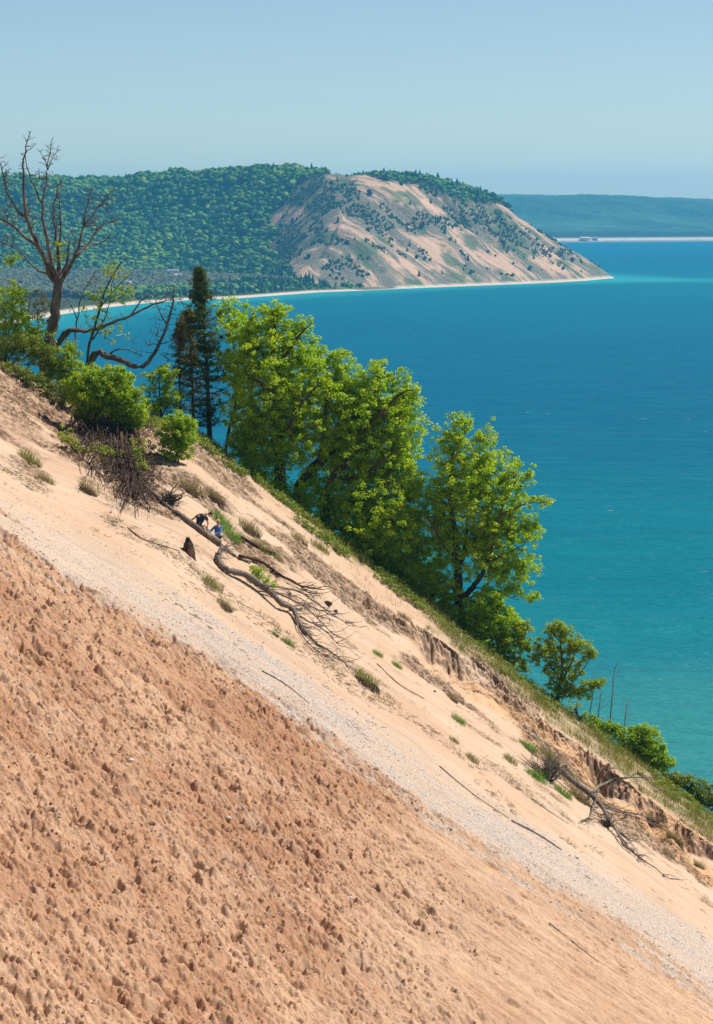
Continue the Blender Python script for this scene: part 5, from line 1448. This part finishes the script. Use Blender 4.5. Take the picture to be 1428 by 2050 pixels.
col_attr(me, 'zone', np.stack([sh.ravel(), sh2.ravel(), np.clip(deep, 0, 1).ravel()], 1))
m, nt, out = mat('lake_water'); N = NT(nt); tc = N.n('TexCoord'); P = tc.outputs['Object']; _, z1 = N.attr('zone')
w1 = N.noise(N.mapping(P, (.35, 1, 1)), .55, 4, .65); w2 = N.noise(N.mapping(P, (.25, 1, 1)), .09, 5, .65, .4); w3 = N.noise(N.mapping(P, (.22, 1, 1)), .012, 5, .6)
col = N.mix(z1[2], (.000, .155, .185), (.000, .090, .168))
col = N.mix(N.mapr(w3, .35, .65, 0, .4), col, (.000, .095, .15))
col = N.mix(N.mapr(w2, .48, .70, 0, .35), col, (.002, .17, .225))
col = N.mix(z1[0], col, (.02, .26, .29))
col = N.mix(z1[1], col, (.03, .20, .20))
foam = N.math('MULTIPLY', N.mapr(N.noise(N.mapping(P, (.30, 1, 1)), .34, 2, .5), .74, .77), N.mapr(N.noise(P, .02, 3), .45, .6))
col = N.mix(foam, col, (.75, .8, .82))
dif = N.n('BsdfDiffuse'); N.link(col, dif.inputs[0])
bm1 = N.bump(w1, .9, 1.1); bm2 = N.bump(w2, .9, 4.0, bm1); N.link(bm2, dif.inputs['Normal'])
gl = N.n('BsdfGlossy'); gl.inputs['Roughness'].default_value = .35; N.link(bm2, gl.inputs['Normal']); gl.inputs[0].default_value = (.9, .95, 1, 1)
mxs = N.n('MixShader'); mxs.inputs[0].default_value = .025
N.link(dif.outputs[0], mxs.inputs[1]); N.link(gl.outputs[0], mxs.inputs[2]); N.link(mxs.outputs[0], out.inputs[0])
obj('lake', me, m, kind='structure')

# ------------------------------------------------------------------ air, sky, sun, camera
HAZE_D, HAZE_C = 7.5e-5, (.13, .60, 1.0)
g = Geo(); g.box((0, 4650, 88), (7990, 9500, 184))
m, nt, out = mat('haze_air'); N = NT(nt)
v = nt.nodes.new('ShaderNodeVolumePrincipled'); v.inputs['Color'].default_value = (*HAZE_C, 1); v.inputs['Density'].default_value = HAZE_D; v.inputs['Anisotropy'].default_value = .2
nt.links.new(v.outputs[0], out.inputs['Volume'])
obj('haze', g.mesh('haze', False), m, kind='stuff')

SUN = Vector((.54, .19, .80)).normalized()
el = math.asin(SUN.z); az = math.atan2(SUN.x, SUN.y)
w = bpy.data.worlds.new('World'); bpy.context.scene.world = w; w.use_nodes = True
nt = w.node_tree; nt.nodes.clear()
sky = nt.nodes.new('ShaderNodeTexSky'); sky.sky_type = 'NISHITA'; sky.sun_disc = False; sky.sun_elevation = el; sky.sun_rotation = az
sky.altitude = 200; sky.air_density = .5; sky.dust_density = .5; sky.ozone_density = 4.0
bg = nt.nodes.new('ShaderNodeBackground'); bg.inputs[1].default_value = .085
o_ = nt.nodes.new('ShaderNodeOutputWorld'); tint = nt.nodes.new('ShaderNodeMix'); tint.data_type = 'RGBA'; tint.blend_type = 'MULTIPLY'; tint.inputs[0].default_value = 1; tint.inputs[7].default_value = (1.36, 1.30, 1.07, 1)
nt.links.new(sky.outputs[0], tint.inputs[6]); nt.links.new(tint.outputs[2], bg.inputs[0]); nt.links.new(bg.outputs[0], o_.inputs[0])
sl_ = bpy.data.lights.new('sun', 'SUN'); sl_.energy = 5.0; sl_.angle = rad(.53); sl_.color = (1, .95, .87)
so = bpy.data.objects.new('sun', sl_); C.objects.link(so); so.rotation_euler = (-SUN).to_track_quat('-Z', 'Y').to_euler(); so.location = (60, 40, 250)

cam = bpy.data.cameras.new('camera'); co = bpy.data.objects.new('camera', cam); C.objects.link(co)
co.location = (0, 0, CAMZ); co.rotation_euler = (rad(90), 0, 0)
cam.sensor_width = 36; cam.lens = 36 * F / 2050; cam.shift_y = -(1025 - HY) / 2050; cam.clip_start = .5; cam.clip_end = 30000
sc = bpy.context.scene; sc.camera = co
sc.view_settings.view_transform = 'Standard'; sc.view_settings.look = 'None'; sc.view_settings.exposure = .36; sc.view_settings.gamma = 1
sc.cycles.max_bounces = 8; sc.cycles.diffuse_bounces = 3; sc.cycles.transmission_bounces = 4; sc.cycles.volume_bounces = 1
sc.cycles.use_denoising = True
